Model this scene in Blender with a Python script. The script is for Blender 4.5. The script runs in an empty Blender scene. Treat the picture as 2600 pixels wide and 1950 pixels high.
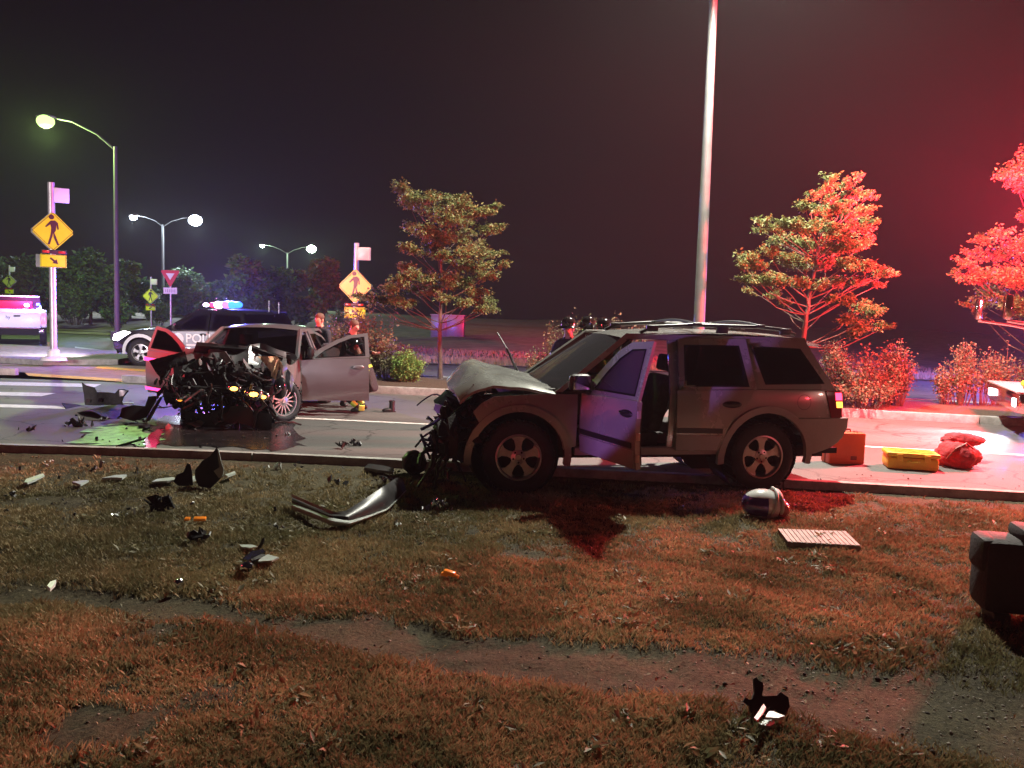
import bpy, bmesh, math, random
import numpy as np
from mathutils import Vector, Matrix, Euler
random.seed(7); rng = np.random.default_rng(7)
R = math.radians
S = bpy.context.scene
COL = S.collection
# ---------------------------------------------------------------- camera
F = 2121.0; CX, CY = 1300.0, 975.0; CAMZ = 1.85
up = Vector((757, 24103, 2121)).normalized()          # world up seen in camera axes
fw = (Vector((0, 0, -1)) - up * (-up.z)).normalized()   # world +Y seen in camera axes
rt = fw.cross(up).normalized()
W2C = Matrix((rt, fw, up)).transposed()                 # columns: world axes in camera space
C2W = W2C.transposed()
cam = bpy.data.objects.new('camera', bpy.data.cameras.new('camera'))
COL.objects.link(cam)
cam.matrix_world = Matrix.Translation((0, 0, CAMZ)) @ C2W.to_4x4()
cam.data.sensor_width = 36; cam.data.lens = 36 * F / 2600
cam.data.clip_start = 0.05; cam.data.clip_end = 900
S.camera = cam
# ---------------------------------------------------------------- view, sampling
S.view_settings.view_transform = 'Standard'; S.view_settings.look = 'None'
S.view_settings.gamma = 1; S.view_settings.use_curve_mapping = False
S.view_settings.exposure = 0.0
try:
    S.cycles.use_denoising = True; S.cycles.denoiser = 'OPENIMAGEDENOISE'
except Exception: pass
S.cycles.max_bounces = 6; S.cycles.volume_bounces = 0; S.cycles.transparent_max_bounces = 12
S.cycles.sample_clamp_indirect = 3; S.cycles.use_light_tree = True
S.cycles.caustics_reflective = False; S.cycles.caustics_refractive = False
# ---------------------------------------------------------------- night sky
w = bpy.data.worlds.new('World'); S.world = w; w.use_nodes = True
nt = w.node_tree; nt.nodes.clear()
out = nt.nodes.new('ShaderNodeOutputWorld'); bg = nt.nodes.new('ShaderNodeBackground')
bg.inputs[0].default_value = (0.0036, 0.0024, 0.0034, 1); bg.inputs[1].default_value = 1.0
nt.links.new(bg.outputs[0], out.inputs[0])
# ---------------------------------------------------------------- lamps
LK = 1.0
def lamp(name, kind, loc, color, power, radius=0.15, aim=None, cone=90, blend=0.6, size=None):
    l = bpy.data.lights.new(name, kind); l.color = color; l.energy = power * LK
    if kind == 'AREA':
        l.shape = 'RECTANGLE'; l.size, l.size_y = size
    else: l.shadow_soft_size = radius
    if kind == 'SPOT': l.spot_size = R(cone); l.spot_blend = blend
    o = bpy.data.objects.new(name, l); COL.objects.link(o); o.location = loc
    if aim is not None: o.rotation_euler = (Vector(aim) - Vector(loc)).to_track_quat('-Z', 'Y').to_euler()
    return o
KEY = Vector((4.15, 14.9, 9.6))
lamp('street_lamp_light', 'SPOT', KEY - Vector((0, 0, .15)), (1.0, 0.98, 0.84), 14000, 0.22, aim=(4.0, 11, 0), cone=168, blend=.35)
BLUE = Vector((-6.0, -2.0, 1.15))
lamp('blue_beacon_light', 'SPOT', BLUE, (0.44, 0.22, 1.0), 4300, 0.06, aim=(.5, 9.2, 2.2), cone=18.5, blend=.08)
lamp('red_beacon_light', 'SPOT', BLUE + Vector((.50, -.3, 0)), (1.0, 0.05, 0.08), 800, 0.06, aim=(.8, 8.9, 2.3), cone=20, blend=.3)
lamp('blue_beacon_light', 'POINT', (15.6, 24.0, 1.7), (.20, .16, 1.0), 4500, .12)
lamp('red_engine_or_added_light', 'POINT', (8.80, 13.4, 2.95), (1.0, 0.05, 0.065), 11500, 0.35)
lamp('red_engine_or_added_light', 'SPOT', (9.6, 13.4, 3.1), (1.0, 0.012, 0.05), 190000, 0.12, aim=(7.5, 30, 13), cone=100, blend=1)  # added spot to redden the haze behind the fire engine
lamp('red_engine_or_added_light', 'POINT', (11.5, 1.5, 2.2), (1.0, 0.04, 0.07), 260, 0.2)  # added red fill for the equipment bag, from an unseen source
lamp('red_engine_or_added_light', 'POINT', (11.2, 12.0, 2.4), (1.0, 0.16, 0.10), 2600, 0.6)
lamp('red_engine_or_added_light', 'SPOT', (12.0, 3.0, 2.9), (1.0, 0.50, 0.42), 270, 0.2, aim=(3.1, 9.3, .8), cone=27, blend=1)  # added warm fill on the off-road car's rear side
lamp('red_engine_or_added_light', 'POINT', (-14.0, 7.0, 2.9), (1.0, 0.05, 0.06), 350, 0.2)
lamp('red_engine_or_added_light', 'SPOT', (-9.0, 9.0, 2.5), (1.0, 0.06, 0.08), 9500, 0.15, aim=(-2.4, 19.5, 1.7), cone=34, blend=.7)  # added red spot aimed at the bush and tree behind the sedan
lamp('scene_or_added_light', 'SPOT', (-14.0, 2.5, 2.6), (1.0, .90, .96), 12000, .12, aim=(-10.5, 22.2, 1.9), cone=52, blend=.35)
lamp('scene_or_added_light', 'SPOT', (-2.0, -4.0, 3.0), (1.0, .86, .94), 3600, .15, aim=(-2.75, 14.0, .75), cone=8.5, blend=.6)  # added narrow spot to brighten the sedan's open driver door
lamp('engine_headlight_light', 'SPOT', (8.55, 14.5, .72), (1.0, .86, .92), 1500, .06, aim=(7.5, 14.0, 0), cone=84, blend=.9)
# ---------------------------------------------------------------- pixel -> world
def ray(px, py):
    v = Vector(((px - CX) / F, -(py - CY) / F, -1))
    return C2W @ v
def Q(px, py, z=0.0):
    r = ray(px, py); t = (z - CAMZ) / r.z
    return Vector((r.x * t, r.y * t, z))
def D(px, py, d):
    r = ray(px, py); t = d / r.y
    return Vector((r.x * t, d, CAMZ + r.z * t))
def PX(p):
    c = W2C @ (Vector(p) - Vector((0, 0, CAMZ)))
    return (CX + F * c.x / -c.z, CY - F * c.y / -c.z)
# ---------------------------------------------------------------- materials
MC = {}
def mat(name, col, rough=.6, metal=0., spec=.5, var=0., vs=8., bump=0., bs=40., emit=None, es=0., alpha=None, coat=0., trans=0., col2=None, sheen=0.):
    if name in MC: return MC[name]
    m = bpy.data.materials.new(name); m.use_nodes = True; MC[name] = m
    n = m.node_tree; b = n.nodes['Principled BSDF']
    b.inputs['Base Color'].default_value = (*col, 1); b.inputs['Roughness'].default_value = rough
    b.inputs['Metallic'].default_value = metal; b.inputs['Specular IOR Level'].default_value = spec
    if coat: b.inputs['Coat Weight'].default_value = coat; b.inputs['Coat Roughness'].default_value = .06
    if trans: b.inputs['Transmission Weight'].default_value = trans
    if var or bump or col2:
        tc = n.nodes.new('ShaderNodeTexCoord')
    if var or col2:
        no = n.nodes.new('ShaderNodeTexNoise'); no.inputs['Scale'].default_value = vs; no.inputs['Detail'].default_value = 6; no.inputs['Roughness'].default_value = .65
        n.links.new(tc.outputs['Object'], no.inputs['Vector'])
        rp = n.nodes.new('ShaderNodeValToRGB'); c2 = col2 or tuple(min(1, c * (1 + var)) for c in col)
        c1 = col if col2 else tuple(c * (1 - var) for c in col)
        rp.color_ramp.elements[0].position = .36; rp.color_ramp.elements[1].position = .66
        rp.color_ramp.elements[0].color = (*c1, 1); rp.color_ramp.elements[1].color = (*c2, 1)
        n.links.new(no.outputs['Fac'], rp.inputs['Fac']); n.links.new(rp.outputs['Color'], b.inputs['Base Color'])
        mr = n.nodes.new('ShaderNodeMapRange'); mr.inputs['To Min'].default_value = max(0.02, rough - .12); mr.inputs['To Max'].default_value = min(1, rough + .12)
        n.links.new(no.outputs['Fac'], mr.inputs['Value']); n.links.new(mr.outputs['Result'], b.inputs['Roughness'])
    if bump:
        nb = n.nodes.new('ShaderNodeTexNoise'); nb.inputs['Scale'].default_value = bs; nb.inputs['Detail'].default_value = 5
        n.links.new(tc.outputs['Object'], nb.inputs['Vector'])
        bp = n.nodes.new('ShaderNodeBump'); bp.inputs['Strength'].default_value = bump; bp.inputs['Distance'].default_value = .02
        n.links.new(nb.outputs['Fac'], bp.inputs['Height']); n.links.new(bp.outputs['Normal'], b.inputs['Normal'])
    if emit:
        b.inputs['Emission Color'].default_value = (*emit, 1); b.inputs['Emission Strength'].default_value = es
    return m
def glass(name, tint, opacity=.25, rough=.03, milk=0.):
    if name in MC: return MC[name]
    m = bpy.data.materials.new(name); m.use_nodes = True; MC[name] = m
    n = m.node_tree; n.nodes.clear()
    o = n.nodes.new('ShaderNodeOutputMaterial'); tr = n.nodes.new('ShaderNodeBsdfTransparent'); tr.inputs[0].default_value = (*tint, 1)
    gl = n.nodes.new('ShaderNodeBsdfGlossy'); gl.inputs['Roughness'].default_value = rough
    df = n.nodes.new('ShaderNodeBsdfDiffuse'); df.inputs[0].default_value = (.30, .31, .33, 1)
    lw = n.nodes.new('ShaderNodeFresnel'); lw.inputs[0].default_value = 1.5
    mx = n.nodes.new('ShaderNodeMixShader'); ad = n.nodes.new('ShaderNodeMath'); ad.operation = 'ADD'; ad.inputs[1].default_value = opacity * .15
    n.links.new(lw.outputs[0], ad.inputs[0]); n.links.new(ad.outputs[0], mx.inputs[0])
    n.links.new(tr.outputs[0], mx.inputs[1]); n.links.new(gl.outputs[0], mx.inputs[2])
    m2 = n.nodes.new('ShaderNodeMixShader'); m2.inputs[0].default_value = milk
    n.links.new(mx.outputs[0], m2.inputs[1]); n.links.new(df.outputs[0], m2.inputs[2]); n.links.new(m2.outputs[0], o.inputs[0])
    return m
# ---------------------------------------------------------------- objects
def tag(o, label=None, cat=None, group=None, kind=None):
    if label: o['label'] = label
    if cat: o['category'] = cat
    if group: o['group'] = group
    if kind: o['kind'] = kind
    return o
def thing(name, label, cat, loc=(0, 0, 0), rz=0., group=None, rot=None):
    o = bpy.data.objects.new(name, None); COL.objects.link(o); o.location = loc
    o.rotation_euler = rot if rot is not None else (0, 0, rz); o.empty_display_size = .2
    return tag(o, label, cat, group)
def copy_tree(o, parent=None):
    c = o.copy(); COL.objects.link(c)
    if parent: c.parent = parent
    for ch in list(o.children): copy_tree(ch, c)
    return c
class MB:
    def __init__(s): s.v = []; s.f = []; s.m = []
    def add(s, vs, fs, mi=0):
        k = len(s.v); s.v += [tuple(p) for p in vs]; s.f += [tuple(i + k for i in f) for f in fs]; s.m += [mi] * len(fs); return s
    def box(s, c, size, rot=None, mi=0, bev=0.):
        x, y, z = [a / 2 for a in size]; c = Vector(c)
        M = Euler(rot).to_matrix() if rot is not None and not isinstance(rot, Matrix) else (rot or Matrix.Identity(3))
        if bev <= 0:
            vs = [c + M @ Vector((a * x, b * y, d * z)) for a in (-1, 1) for b in (-1, 1) for d in (-1, 1)]
            fs = [(0, 1, 3, 2), (4, 6, 7, 5), (0, 4, 5, 1), (2, 3, 7, 6), (0, 2, 6, 4), (1, 5, 7, 3)]
            return s.add(vs, fs, mi)
        b = bmesh.new(); bmesh.ops.create_cube(b, size=1)
        for q in b.verts: q.co = Vector((q.co.x * 2 * x, q.co.y * 2 * y, q.co.z * 2 * z))
        bmesh.ops.bevel(b, geom=b.edges[:], offset=bev, segments=2, affect='EDGES', profile=.5)
        return s.bm(b, mi, lambda p: c + M @ p)
    def bm(s, b, mi=0, f=lambda p: p):
        b.verts.index_update(); s.add([f(q.co.copy()) for q in b.verts], [[q.index for q in a.verts] for a in b.faces], mi); b.free(); return s
    def tube(s, pts, r, seg=8, mi=0, cap=True):
        pts = [Vector(p) for p in pts]; n = len(pts); rs = r if isinstance(r, (list, tuple)) else [r] * n
        vs = []; a = None
        for i, p in enumerate(pts):
            t = (pts[min(i + 1, n - 1)] - pts[max(i - 1, 0)])
            if t.length < 1e-9: t = Vector((0, 0, 1))
            t.normalize()
            if a is None: a = t.orthogonal().normalized()
            a = (a - t * a.dot(t)); a = a.normalized() if a.length > 1e-6 else t.orthogonal().normalized()
            b = t.cross(a)
            vs += [p + (a * math.cos(2 * math.pi * k / seg) + b * math.sin(2 * math.pi * k / seg)) * rs[i] for k in range(seg)]
        fs = [(i * seg + k, i * seg + (k + 1) % seg, (i + 1) * seg + (k + 1) % seg, (i + 1) * seg + k) for i in range(n - 1) for k in range(seg)]
        if cap: fs += [tuple(range(seg))[::-1], tuple((n - 1) * seg + k for k in range(seg))]
        return s.add(vs, fs, mi)
    def lathe(s, prof, axis='Z', seg=24, c=(0, 0, 0), mi=0, rot=None):
        vs = []; c = Vector(c)
        for (r, h) in prof:
            for k in range(seg):
                a = 2 * math.pi * k / seg; p = Vector((r * math.cos(a), r * math.sin(a), h))
                if axis == 'Y': p = Vector((p.x, p.z, p.y))
                if axis == 'X': p = Vector((p.z, p.x, p.y))
                if rot is not None: p = rot @ p
                vs.append(c + p)
        n = len(prof)
        fs = [(i * seg + k, i * seg + (k + 1) % seg, (i + 1) * seg + (k + 1) % seg, (i + 1) * seg + k) for i in range(n - 1) for k in range(seg)]
        return s.add(vs, fs, mi)
    def ball(s, c, r, seg=16, rings=10, mi=0, rot=None, noise=0.):
        c = Vector(c); r = r if isinstance(r, (tuple, list)) else (r, r, r); vs = []
        for i in range(rings + 1):
            th = math.pi * i / rings
            for k in range(seg):
                a = 2 * math.pi * k / seg; j = 1 + random.uniform(-noise, noise)
                p = Vector((r[0] * math.sin(th) * math.cos(a), r[1] * math.sin(th) * math.sin(a), r[2] * math.cos(th))) * j
                if rot is not None: p = rot @ p
                vs.append(c + p)
        fs = [(i * seg + k, i * seg + (k + 1) % seg, (i + 1) * seg + (k + 1) % seg, (i + 1) * seg + k) for i in range(rings) for k in range(seg)]
        return s.add(vs, fs, mi)
    def grid(s, f, nu, nv, mi=0):
        vs = [f(i / nu, j / nv) for i in range(nu + 1) for j in range(nv + 1)]
        fs = [(i * (nv + 1) + j, (i + 1) * (nv + 1) + j, (i + 1) * (nv + 1) + j + 1, i * (nv + 1) + j + 1) for i in range(nu) for j in range(nv)]
        return s.add(vs, fs, mi)
    def prism(s, poly, f0, f1, mi=0):
        n = len(poly); vs = [f0(*p) for p in poly] + [f1(*p) for p in poly]
        fs = [tuple(range(n)), tuple(range(n, 2 * n))[::-1]] + [(i, i + n, (i + 1) % n + n, (i + 1) % n) for i in range(n)]
        return s.add(vs, fs, mi)
    def build(s, name, mats, parent=None, smooth=True, angle=38, **kw):
        me = bpy.data.meshes.new(name); me.from_pydata(s.v, [], s.f)
        ms = mats if isinstance(mats, (list, tuple)) else [mats]
        for m in ms: me.materials.append(m)
        if len(ms) > 1: me.polygons.foreach_set('material_index', s.m)
        b = bmesh.new(); b.from_mesh(me); bmesh.ops.remove_doubles(b, verts=b.verts, dist=1e-5)
        bmesh.ops.recalc_face_normals(b, faces=b.faces); b.to_mesh(me); b.free()
        if smooth:
            me.polygons.foreach_set('use_smooth', [True] * len(me.polygons)); me.set_sharp_from_angle(angle=R(angle))
        me.update(); o = bpy.data.objects.new(name, me); COL.objects.link(o)
        if parent: o.parent = parent
        return tag(o, **kw) if kw else o
def flat(poly, step=.12):
    """2-D outline -> gridded bmesh in the XZ plane (x, 0, z)"""
    b = bmesh.new(); vs = [b.verts.new((p[0], 0, p[1])) for p in poly]; b.faces.new(vs)
    xs = [p[0] for p in poly]; zs = [p[1] for p in poly]
    for (lo, hi, ax) in ((min(xs), max(xs), (1, 0, 0)), (min(zs), max(zs), (0, 0, 1))):
        k = math.floor(lo / step) + 1
        while k * step < hi - 1e-4:
            bmesh.ops.bisect_plane(b, geom=b.verts[:] + b.edges[:] + b.faces[:], dist=1e-5, plane_co=Vector(ax) * (k * step), plane_no=ax); k += 1
    bmesh.ops.triangulate(b, faces=[f for f in b.faces if len(f.verts) > 4])
    return b
def shell(mb, poly, fmap, thick=.02, off=0., step=.12, mi=0, mi2=None):
    """panel: outline mapped on a surface fmap(x,z)->Vector, with thickness inward"""
    b = flat(poly, step); e = 1e-3
    P = []; N = []
    b.verts.index_update()
    for v in b.verts:
        x, z = v.co.x, v.co.z; p = fmap(x, z); n = (fmap(x, z + e) - fmap(x, z - e)).cross(fmap(x + e, z) - fmap(x - e, z))
        n.normalize()
        if n.y * p.y < 0 and abs(p.y) > .05: n = -n
        P.append(p + n * off); N.append(n)
    k = len(P); vs = P + [p - n * thick for p, n in zip(P, N)]
    fr = [[v.index for v in f.verts] for f in b.faces]
    bk = [[i + k for i in f][::-1] for f in fr]
    rim = [(ed.verts[0].index, ed.verts[1].index, ed.verts[1].index + k, ed.verts[0].index + k) for ed in b.edges if ed.is_boundary]
    b.free(); mb.add(vs, fr, mi); mb.add([], [], mi)
    s0 = len(mb.v) - len(vs)
    mb.f += [tuple(i + s0 for i in f) for f in bk + rim]; mb.m += [mi if mi2 is None else mi2] * len(bk + rim)
    return mb
def ring(outer, inner):
    """frame outline as one polygon with a slit"""
    return list(outer) + [outer[0]] + [inner[0]] + list(inner[::-1])
def lerp(a, b, t): return a + (b - a) * t
def interp(x, xs, ys): return float(np.interp(x, xs, ys))
def fbm(x, y, f=1., o=4, seed=0):
    x = np.asarray(x, float); y = np.asarray(y, float); t = np.zeros_like(x + y); a = 1.; n = 0.
    r = np.random.default_rng(seed); T = r.random((256, 256))
    for k in range(o):
        X = x * f + 31.7 * k; Y = y * f + 17.3 * k; xi = np.floor(X).astype(int); yi = np.floor(Y).astype(int)
        u = X - xi; v = Y - yi; u = u * u * (3 - 2 * u); v = v * v * (3 - 2 * v)
        g = lambda i, j: T[(xi + i) % 256, (yi + j) % 256]
        t += a * ((g(0, 0) * (1 - u) + g(1, 0) * u) * (1 - v) + (g(0, 1) * (1 - u) + g(1, 1) * u) * v); n += a
        a *= .5; f *= 2.03
    return t / n
def from_arrays(name, V, Fc, m, parent=None, smooth=False, attr=None):
    me = bpy.data.meshes.new(name); V = np.asarray(V, np.float32); Fc = np.asarray(Fc, np.int32); k = Fc.shape[1]
    me.vertices.add(len(V)); me.vertices.foreach_set('co', V.ravel())
    me.loops.add(Fc.size); me.loops.foreach_set('vertex_index', Fc.ravel())
    me.polygons.add(len(Fc)); me.polygons.foreach_set('loop_start', np.arange(0, Fc.size, k, dtype=np.int32))
    me.polygons.foreach_set('loop_total', np.full(len(Fc), k, np.int32))
    if smooth: me.polygons.foreach_set('use_smooth', np.ones(len(Fc), bool))
    if attr is not None:
        a = me.attributes.new('tint', 'FLOAT', 'POINT'); a.data.foreach_set('value', np.asarray(attr, np.float32))
    me.materials.append(m); me.update(calc_edges=True); me.validate()
    o = bpy.data.objects.new(name, me); COL.objects.link(o)
    if parent: o.parent = parent
    return o

def text(name, body, size, m, parent, loc, rot, extrude=.003, offset=0.):
    tc_ = bpy.data.curves.new('t', 'FONT'); tc_.body = body; tc_.size = size; tc_.extrude = extrude; tc_.offset = offset; to = bpy.data.objects.new('t', tc_); COL.objects.link(to)
    bpy.context.view_layer.update(); me = bpy.data.meshes.new_from_object(to.evaluated_get(bpy.context.evaluated_depsgraph_get())); bpy.data.objects.remove(to); me.materials.clear(); me.materials.append(m)
    o = bpy.data.objects.new(name, me); COL.objects.link(o); o.parent = parent; o.location = loc; o.rotation_euler = rot; return o
# ================================================================ SETTING
def terrain_mat():
    m = bpy.data.materials.new('dry soil'); m.use_nodes = True; n = m.node_tree; b = n.nodes['Principled BSDF']
    b.inputs['Roughness'].default_value = .95; b.inputs['Specular IOR Level'].default_value = .2
    tc = n.nodes.new('ShaderNodeTexCoord')
    a = n.nodes.new('ShaderNodeTexNoise'); a.inputs['Scale'].default_value = 1.3; a.inputs['Detail'].default_value = 8; a.inputs['Roughness'].default_value = .7
    c = n.nodes.new('ShaderNodeTexNoise'); c.inputs['Scale'].default_value = 38; c.inputs['Detail'].default_value = 6; c.inputs['Roughness'].default_value = .75
    n.links.new(tc.outputs['Object'], a.inputs['Vector']); n.links.new(tc.outputs['Object'], c.inputs['Vector'])
    r1 = n.nodes.new('ShaderNodeValToRGB'); r1.color_ramp.elements[0].position = .3; r1.color_ramp.elements[1].position = .7
    r1.color_ramp.elements[0].color = (.050, .042, .027, 1); r1.color_ramp.elements[1].color = (.115, .100, .062, 1)
    r2 = n.nodes.new('ShaderNodeValToRGB'); r2.color_ramp.elements[0].position = .35; r2.color_ramp.elements[1].position = .62
    r2.color_ramp.elements[0].color = (.35, .35, .35, 1); r2.color_ramp.elements[1].color = (1.25, 1.22, 1.15, 1)
    n.links.new(a.outputs['Fac'], r1.inputs[0]); n.links.new(c.outputs['Fac'], r2.inputs[0])
    mx = n.nodes.new('ShaderNodeMix'); mx.data_type = 'RGBA'; mx.blend_type = 'MULTIPLY'; mx.inputs[0].default_value = 1
    n.links.new(r1.outputs[0], mx.inputs[6]); n.links.new(r2.outputs[0], mx.inputs[7]); n.links.new(mx.outputs[2], b.inputs['Base Color'])
    bp = n.nodes.new('ShaderNodeBump'); bp.inputs['Strength'].default_value = .9; bp.inputs['Distance'].default_value = .03
    n.links.new(c.outputs['Fac'], bp.inputs['Height']); n.links.new(bp.outputs['Normal'], b.inputs['Normal'])
    return m
M_soil = terrain_mat()
def asphalt_mat():
    m = bpy.data.materials.new('asphalt'); m.use_nodes = True; n = m.node_tree; b = n.nodes['Principled BSDF']
    b.inputs['Specular IOR Level'].default_value = .45
    tc = n.nodes.new('ShaderNodeTexCoord')
    big = n.nodes.new('ShaderNodeTexNoise'); big.inputs['Scale'].default_value = .55; big.inputs['Detail'].default_value = 7; big.inputs['Roughness'].default_value = .6
    fine = n.nodes.new('ShaderNodeTexNoise'); fine.inputs['Scale'].default_value = 85; fine.inputs['Detail'].default_value = 4
    mp = n.nodes.new('ShaderNodeMapping'); mp.inputs['Scale'].default_value = (.25, 1.6, 1)
    n.links.new(tc.outputs['Object'], mp.inputs['Vector']); n.links.new(mp.outputs[0], big.inputs['Vector']); n.links.new(tc.outputs['Object'], fine.inputs['Vector'])
    r1 = n.nodes.new('ShaderNodeValToRGB'); r1.color_ramp.elements[0].position = .3; r1.color_ramp.elements[1].position = .72
    r1.color_ramp.elements[0].color = (.066, .064, .061, 1); r1.color_ramp.elements[1].color = (.118, .114, .106, 1)
    r2 = n.nodes.new('ShaderNodeValToRGB'); r2.color_ramp.elements[0].position = .38; r2.color_ramp.elements[1].position = .66
    r2.color_ramp.elements[0].color = (.62, .62, .62, 1); r2.color_ramp.elements[1].color = (1.3, 1.3, 1.3, 1)
    n.links.new(big.outputs['Fac'], r1.inputs[0]); n.links.new(fine.outputs['Fac'], r2.inputs[0])
    mx = n.nodes.new('ShaderNodeMix'); mx.data_type = 'RGBA'; mx.blend_type = 'MULTIPLY'; mx.inputs[0].default_value = 1
    n.links.new(r1.outputs[0], mx.inputs[6]); n.links.new(r2.outputs[0], mx.inputs[7]); n.links.new(mx.outputs[2], b.inputs['Base Color'])
    vo = n.nodes.new('ShaderNodeTexVoronoi'); vo.feature = 'DISTANCE_TO_EDGE'; vo.inputs['Scale'].default_value = .55; wv = n.nodes.new('ShaderNodeTexNoise'); wv.inputs['Scale'].default_value = 2.2; wv.inputs['Detail'].default_value = 6
    am = n.nodes.new('ShaderNodeMix'); am.data_type = 'RGBA'; am.blend_type = 'ADD'; am.inputs[0].default_value = .55; n.links.new(tc.outputs['Object'], wv.inputs['Vector']); n.links.new(tc.outputs['Object'], am.inputs[6]); n.links.new(wv.outputs['Color'], am.inputs[7]); n.links.new(am.outputs[2], vo.inputs['Vector'])
    cr = n.nodes.new('ShaderNodeMapRange'); cr.inputs['From Min'].default_value = .004; cr.inputs['From Max'].default_value = .012; cr.inputs['To Min'].default_value = .35; cr.inputs['To Max'].default_value = 1; n.links.new(vo.outputs['Distance'], cr.inputs[0])
    m3 = n.nodes.new('ShaderNodeMix'); m3.data_type = 'RGBA'; m3.blend_type = 'MULTIPLY'; m3.inputs[0].default_value = 1; n.links.new(mx.outputs[2], m3.inputs[6]); n.links.new(cr.outputs[0], m3.inputs[7]); n.links.new(m3.outputs[2], b.inputs['Base Color'])
    mr = n.nodes.new('ShaderNodeMapRange'); mr.inputs['From Min'].default_value = .35; mr.inputs['From Max'].default_value = .7
    mr.inputs['To Min'].default_value = .55; mr.inputs['To Max'].default_value = .82
    n.links.new(big.outputs['Fac'], mr.inputs[0]); n.links.new(mr.outputs[0], b.inputs['Roughness'])
    bp = n.nodes.new('ShaderNodeBump'); bp.inputs['Strength'].default_value = .55; bp.inputs['Distance'].default_value = .006
    n.links.new(fine.outputs['Fac'], bp.inputs['Height']); n.links.new(bp.outputs['Normal'], b.inputs['Normal'])
    return m
M_asph = asphalt_mat()
M_conc = mat('kerb concrete', (.30, .29, .27), .85, var=.28, vs=6, bump=.4, bs=60)
M_paint = mat('road paint', (.62, .62, .58), .7, var=.22, vs=9, bump=.2, bs=70)
M_yel = mat('yellow road paint', (.62, .42, .05), .75, var=.3, vs=7, bump=.2, bs=70)
M_tan = mat('path concrete', (.25, .21, .15), .9, var=.25, vs=3, bump=.3, bs=50)
M_mulch = mat('bark mulch', (.035, .022, .014), .95, col2=(.10, .065, .04), vs=34, bump=1., bs=45)

# kerb curves through points read on the photograph
def curve(pts, z):
    q = [Q(x, y, z) for x, y in pts]; q.sort(key=lambda p: p.x); return [p.x for p in q], [p.y for p in q]
kx, ky = curve([(0, 1131), (500, 1141), (1000, 1169), (1500, 1193), (2162, 1227), (2600, 1252)], .10)
fx, fy = curve([(180, 966), (365, 973), (1000, 1001), (1700, 1032), (2170, 1060), (2600, 1083)], .0)
def ext(xs, ys, x):
    if x < xs[0]: return ys[0] + (x - xs[0]) * .0
    if x > xs[-1]: return ys[-1] + (x - xs[-1]) * (ys[-1] - ys[-3]) / (xs[-1] - xs[-3])
    return interp(x, xs, ys)
def smooth_fn(xs, ys):
    g = np.arange(-60, 60.1, .5); v = np.array([ext(xs, ys, x) for x in g]); ker = np.ones(9) / 9
    v = np.convolve(np.pad(v, 4, 'edge'), ker, 'valid'); return lambda x: interp(x, g, v)
near_y = smooth_fn(kx, ky); far_y = smooth_fn(fx, fy)
HZ = -.02
def ground_h(x, y):
    """height of the grass verge"""
    x = np.asarray(x, float); y = np.asarray(y, float)
    h = (fbm(x, y, .8, 4, 3) - .5) * .10 + (fbm(x, y, 7, 3, 4) - .5) * .035
    return h * np.clip((np.interp(x, np.arange(-60, 60.1, 2), [near_y(a) for a in np.arange(-60, 60.1, 2)]) - y) / .8, .15, 1) + HZ + .03
# worn dirt path across the verge: centre line and half width
pp = [Q(*p) for p in ((-400, 1480), (0, 1515), (350, 1530), (700, 1575), (1100, 1640), (1500, 1700), (2000, 1760), (2600, 1850), (3000, 1900))]
PXs = [p.x for p in pp]; PYs = [p.y for p in pp]
def path_d(x, y):
    c = np.interp(x, PXs, PYs); hw = np.interp(x, [-3, -1, 0, 1.5, 3], [.17, .22, .30, .42, .45])
    wob = (fbm(x, y, 1.6, 4, 12) - .5) * .55
    return (np.abs(y - c) + wob * .55) / hw
# near verge: fine sheet
gx = np.concatenate([np.arange(-30, -7, .6), np.arange(-7, 9, .045), np.arange(9, 34.1, .6)])
gv = np.concatenate([np.linspace(-25, 1.2, 24), np.linspace(1.6, 9.0, 190)[:-1]])
nr = np.array([near_y(a) - .012 for a in gx])
rows = []
for t in gv: rows.append(np.full_like(gx, t))
for t in np.linspace(0, 1, 30): rows.append(9.0 + (nr - 9.0) * t)
Y = np.array(rows); X = np.tile(gx, (len(rows), 1)); Z = ground_h(X, Y)
dd = path_d(X, Y); Z -= .022 * np.clip(1.4 - dd, 0, 1)
Z += (fbm(X, Y, 22, 2, 5) - .5) * .014
ni, nj = X.shape; V = np.stack([X, Y, Z], -1).reshape(-1, 3)
idx = np.arange(ni * nj).reshape(ni, nj)
Fq = np.stack([idx[:-1, :-1], idx[:-1, 1:], idx[1:, 1:], idx[1:, :-1]], -1).reshape(-1, 4)
tag(from_arrays('ground', V, Fq, M_soil, smooth=True), kind='structure')
def strip(name, f0, f1, z, m, xs, kind='structure', ny=1, parent=None):
    mb = MB()
    for i in range(len(xs) - 1):
        for j in range(ny):
            a, b = xs[i], xs[i + 1]; q = lambda x, t: (x, lerp(f0(x), f1(x), t), z)
            mb.add([q(a, j / ny), q(b, j / ny), q(b, (j + 1) / ny), q(a, (j + 1) / ny)], [(0, 1, 2, 3)])
    o = mb.build(name, m, parent, smooth=False)
    if kind: o['kind'] = kind
    return o
XS = list(np.arange(-60, 60.1, 1.0))
strip('road', lambda x: near_y(x) + .13, lambda x: far_y(x) + .02, 0.0, M_asph, XS)
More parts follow.
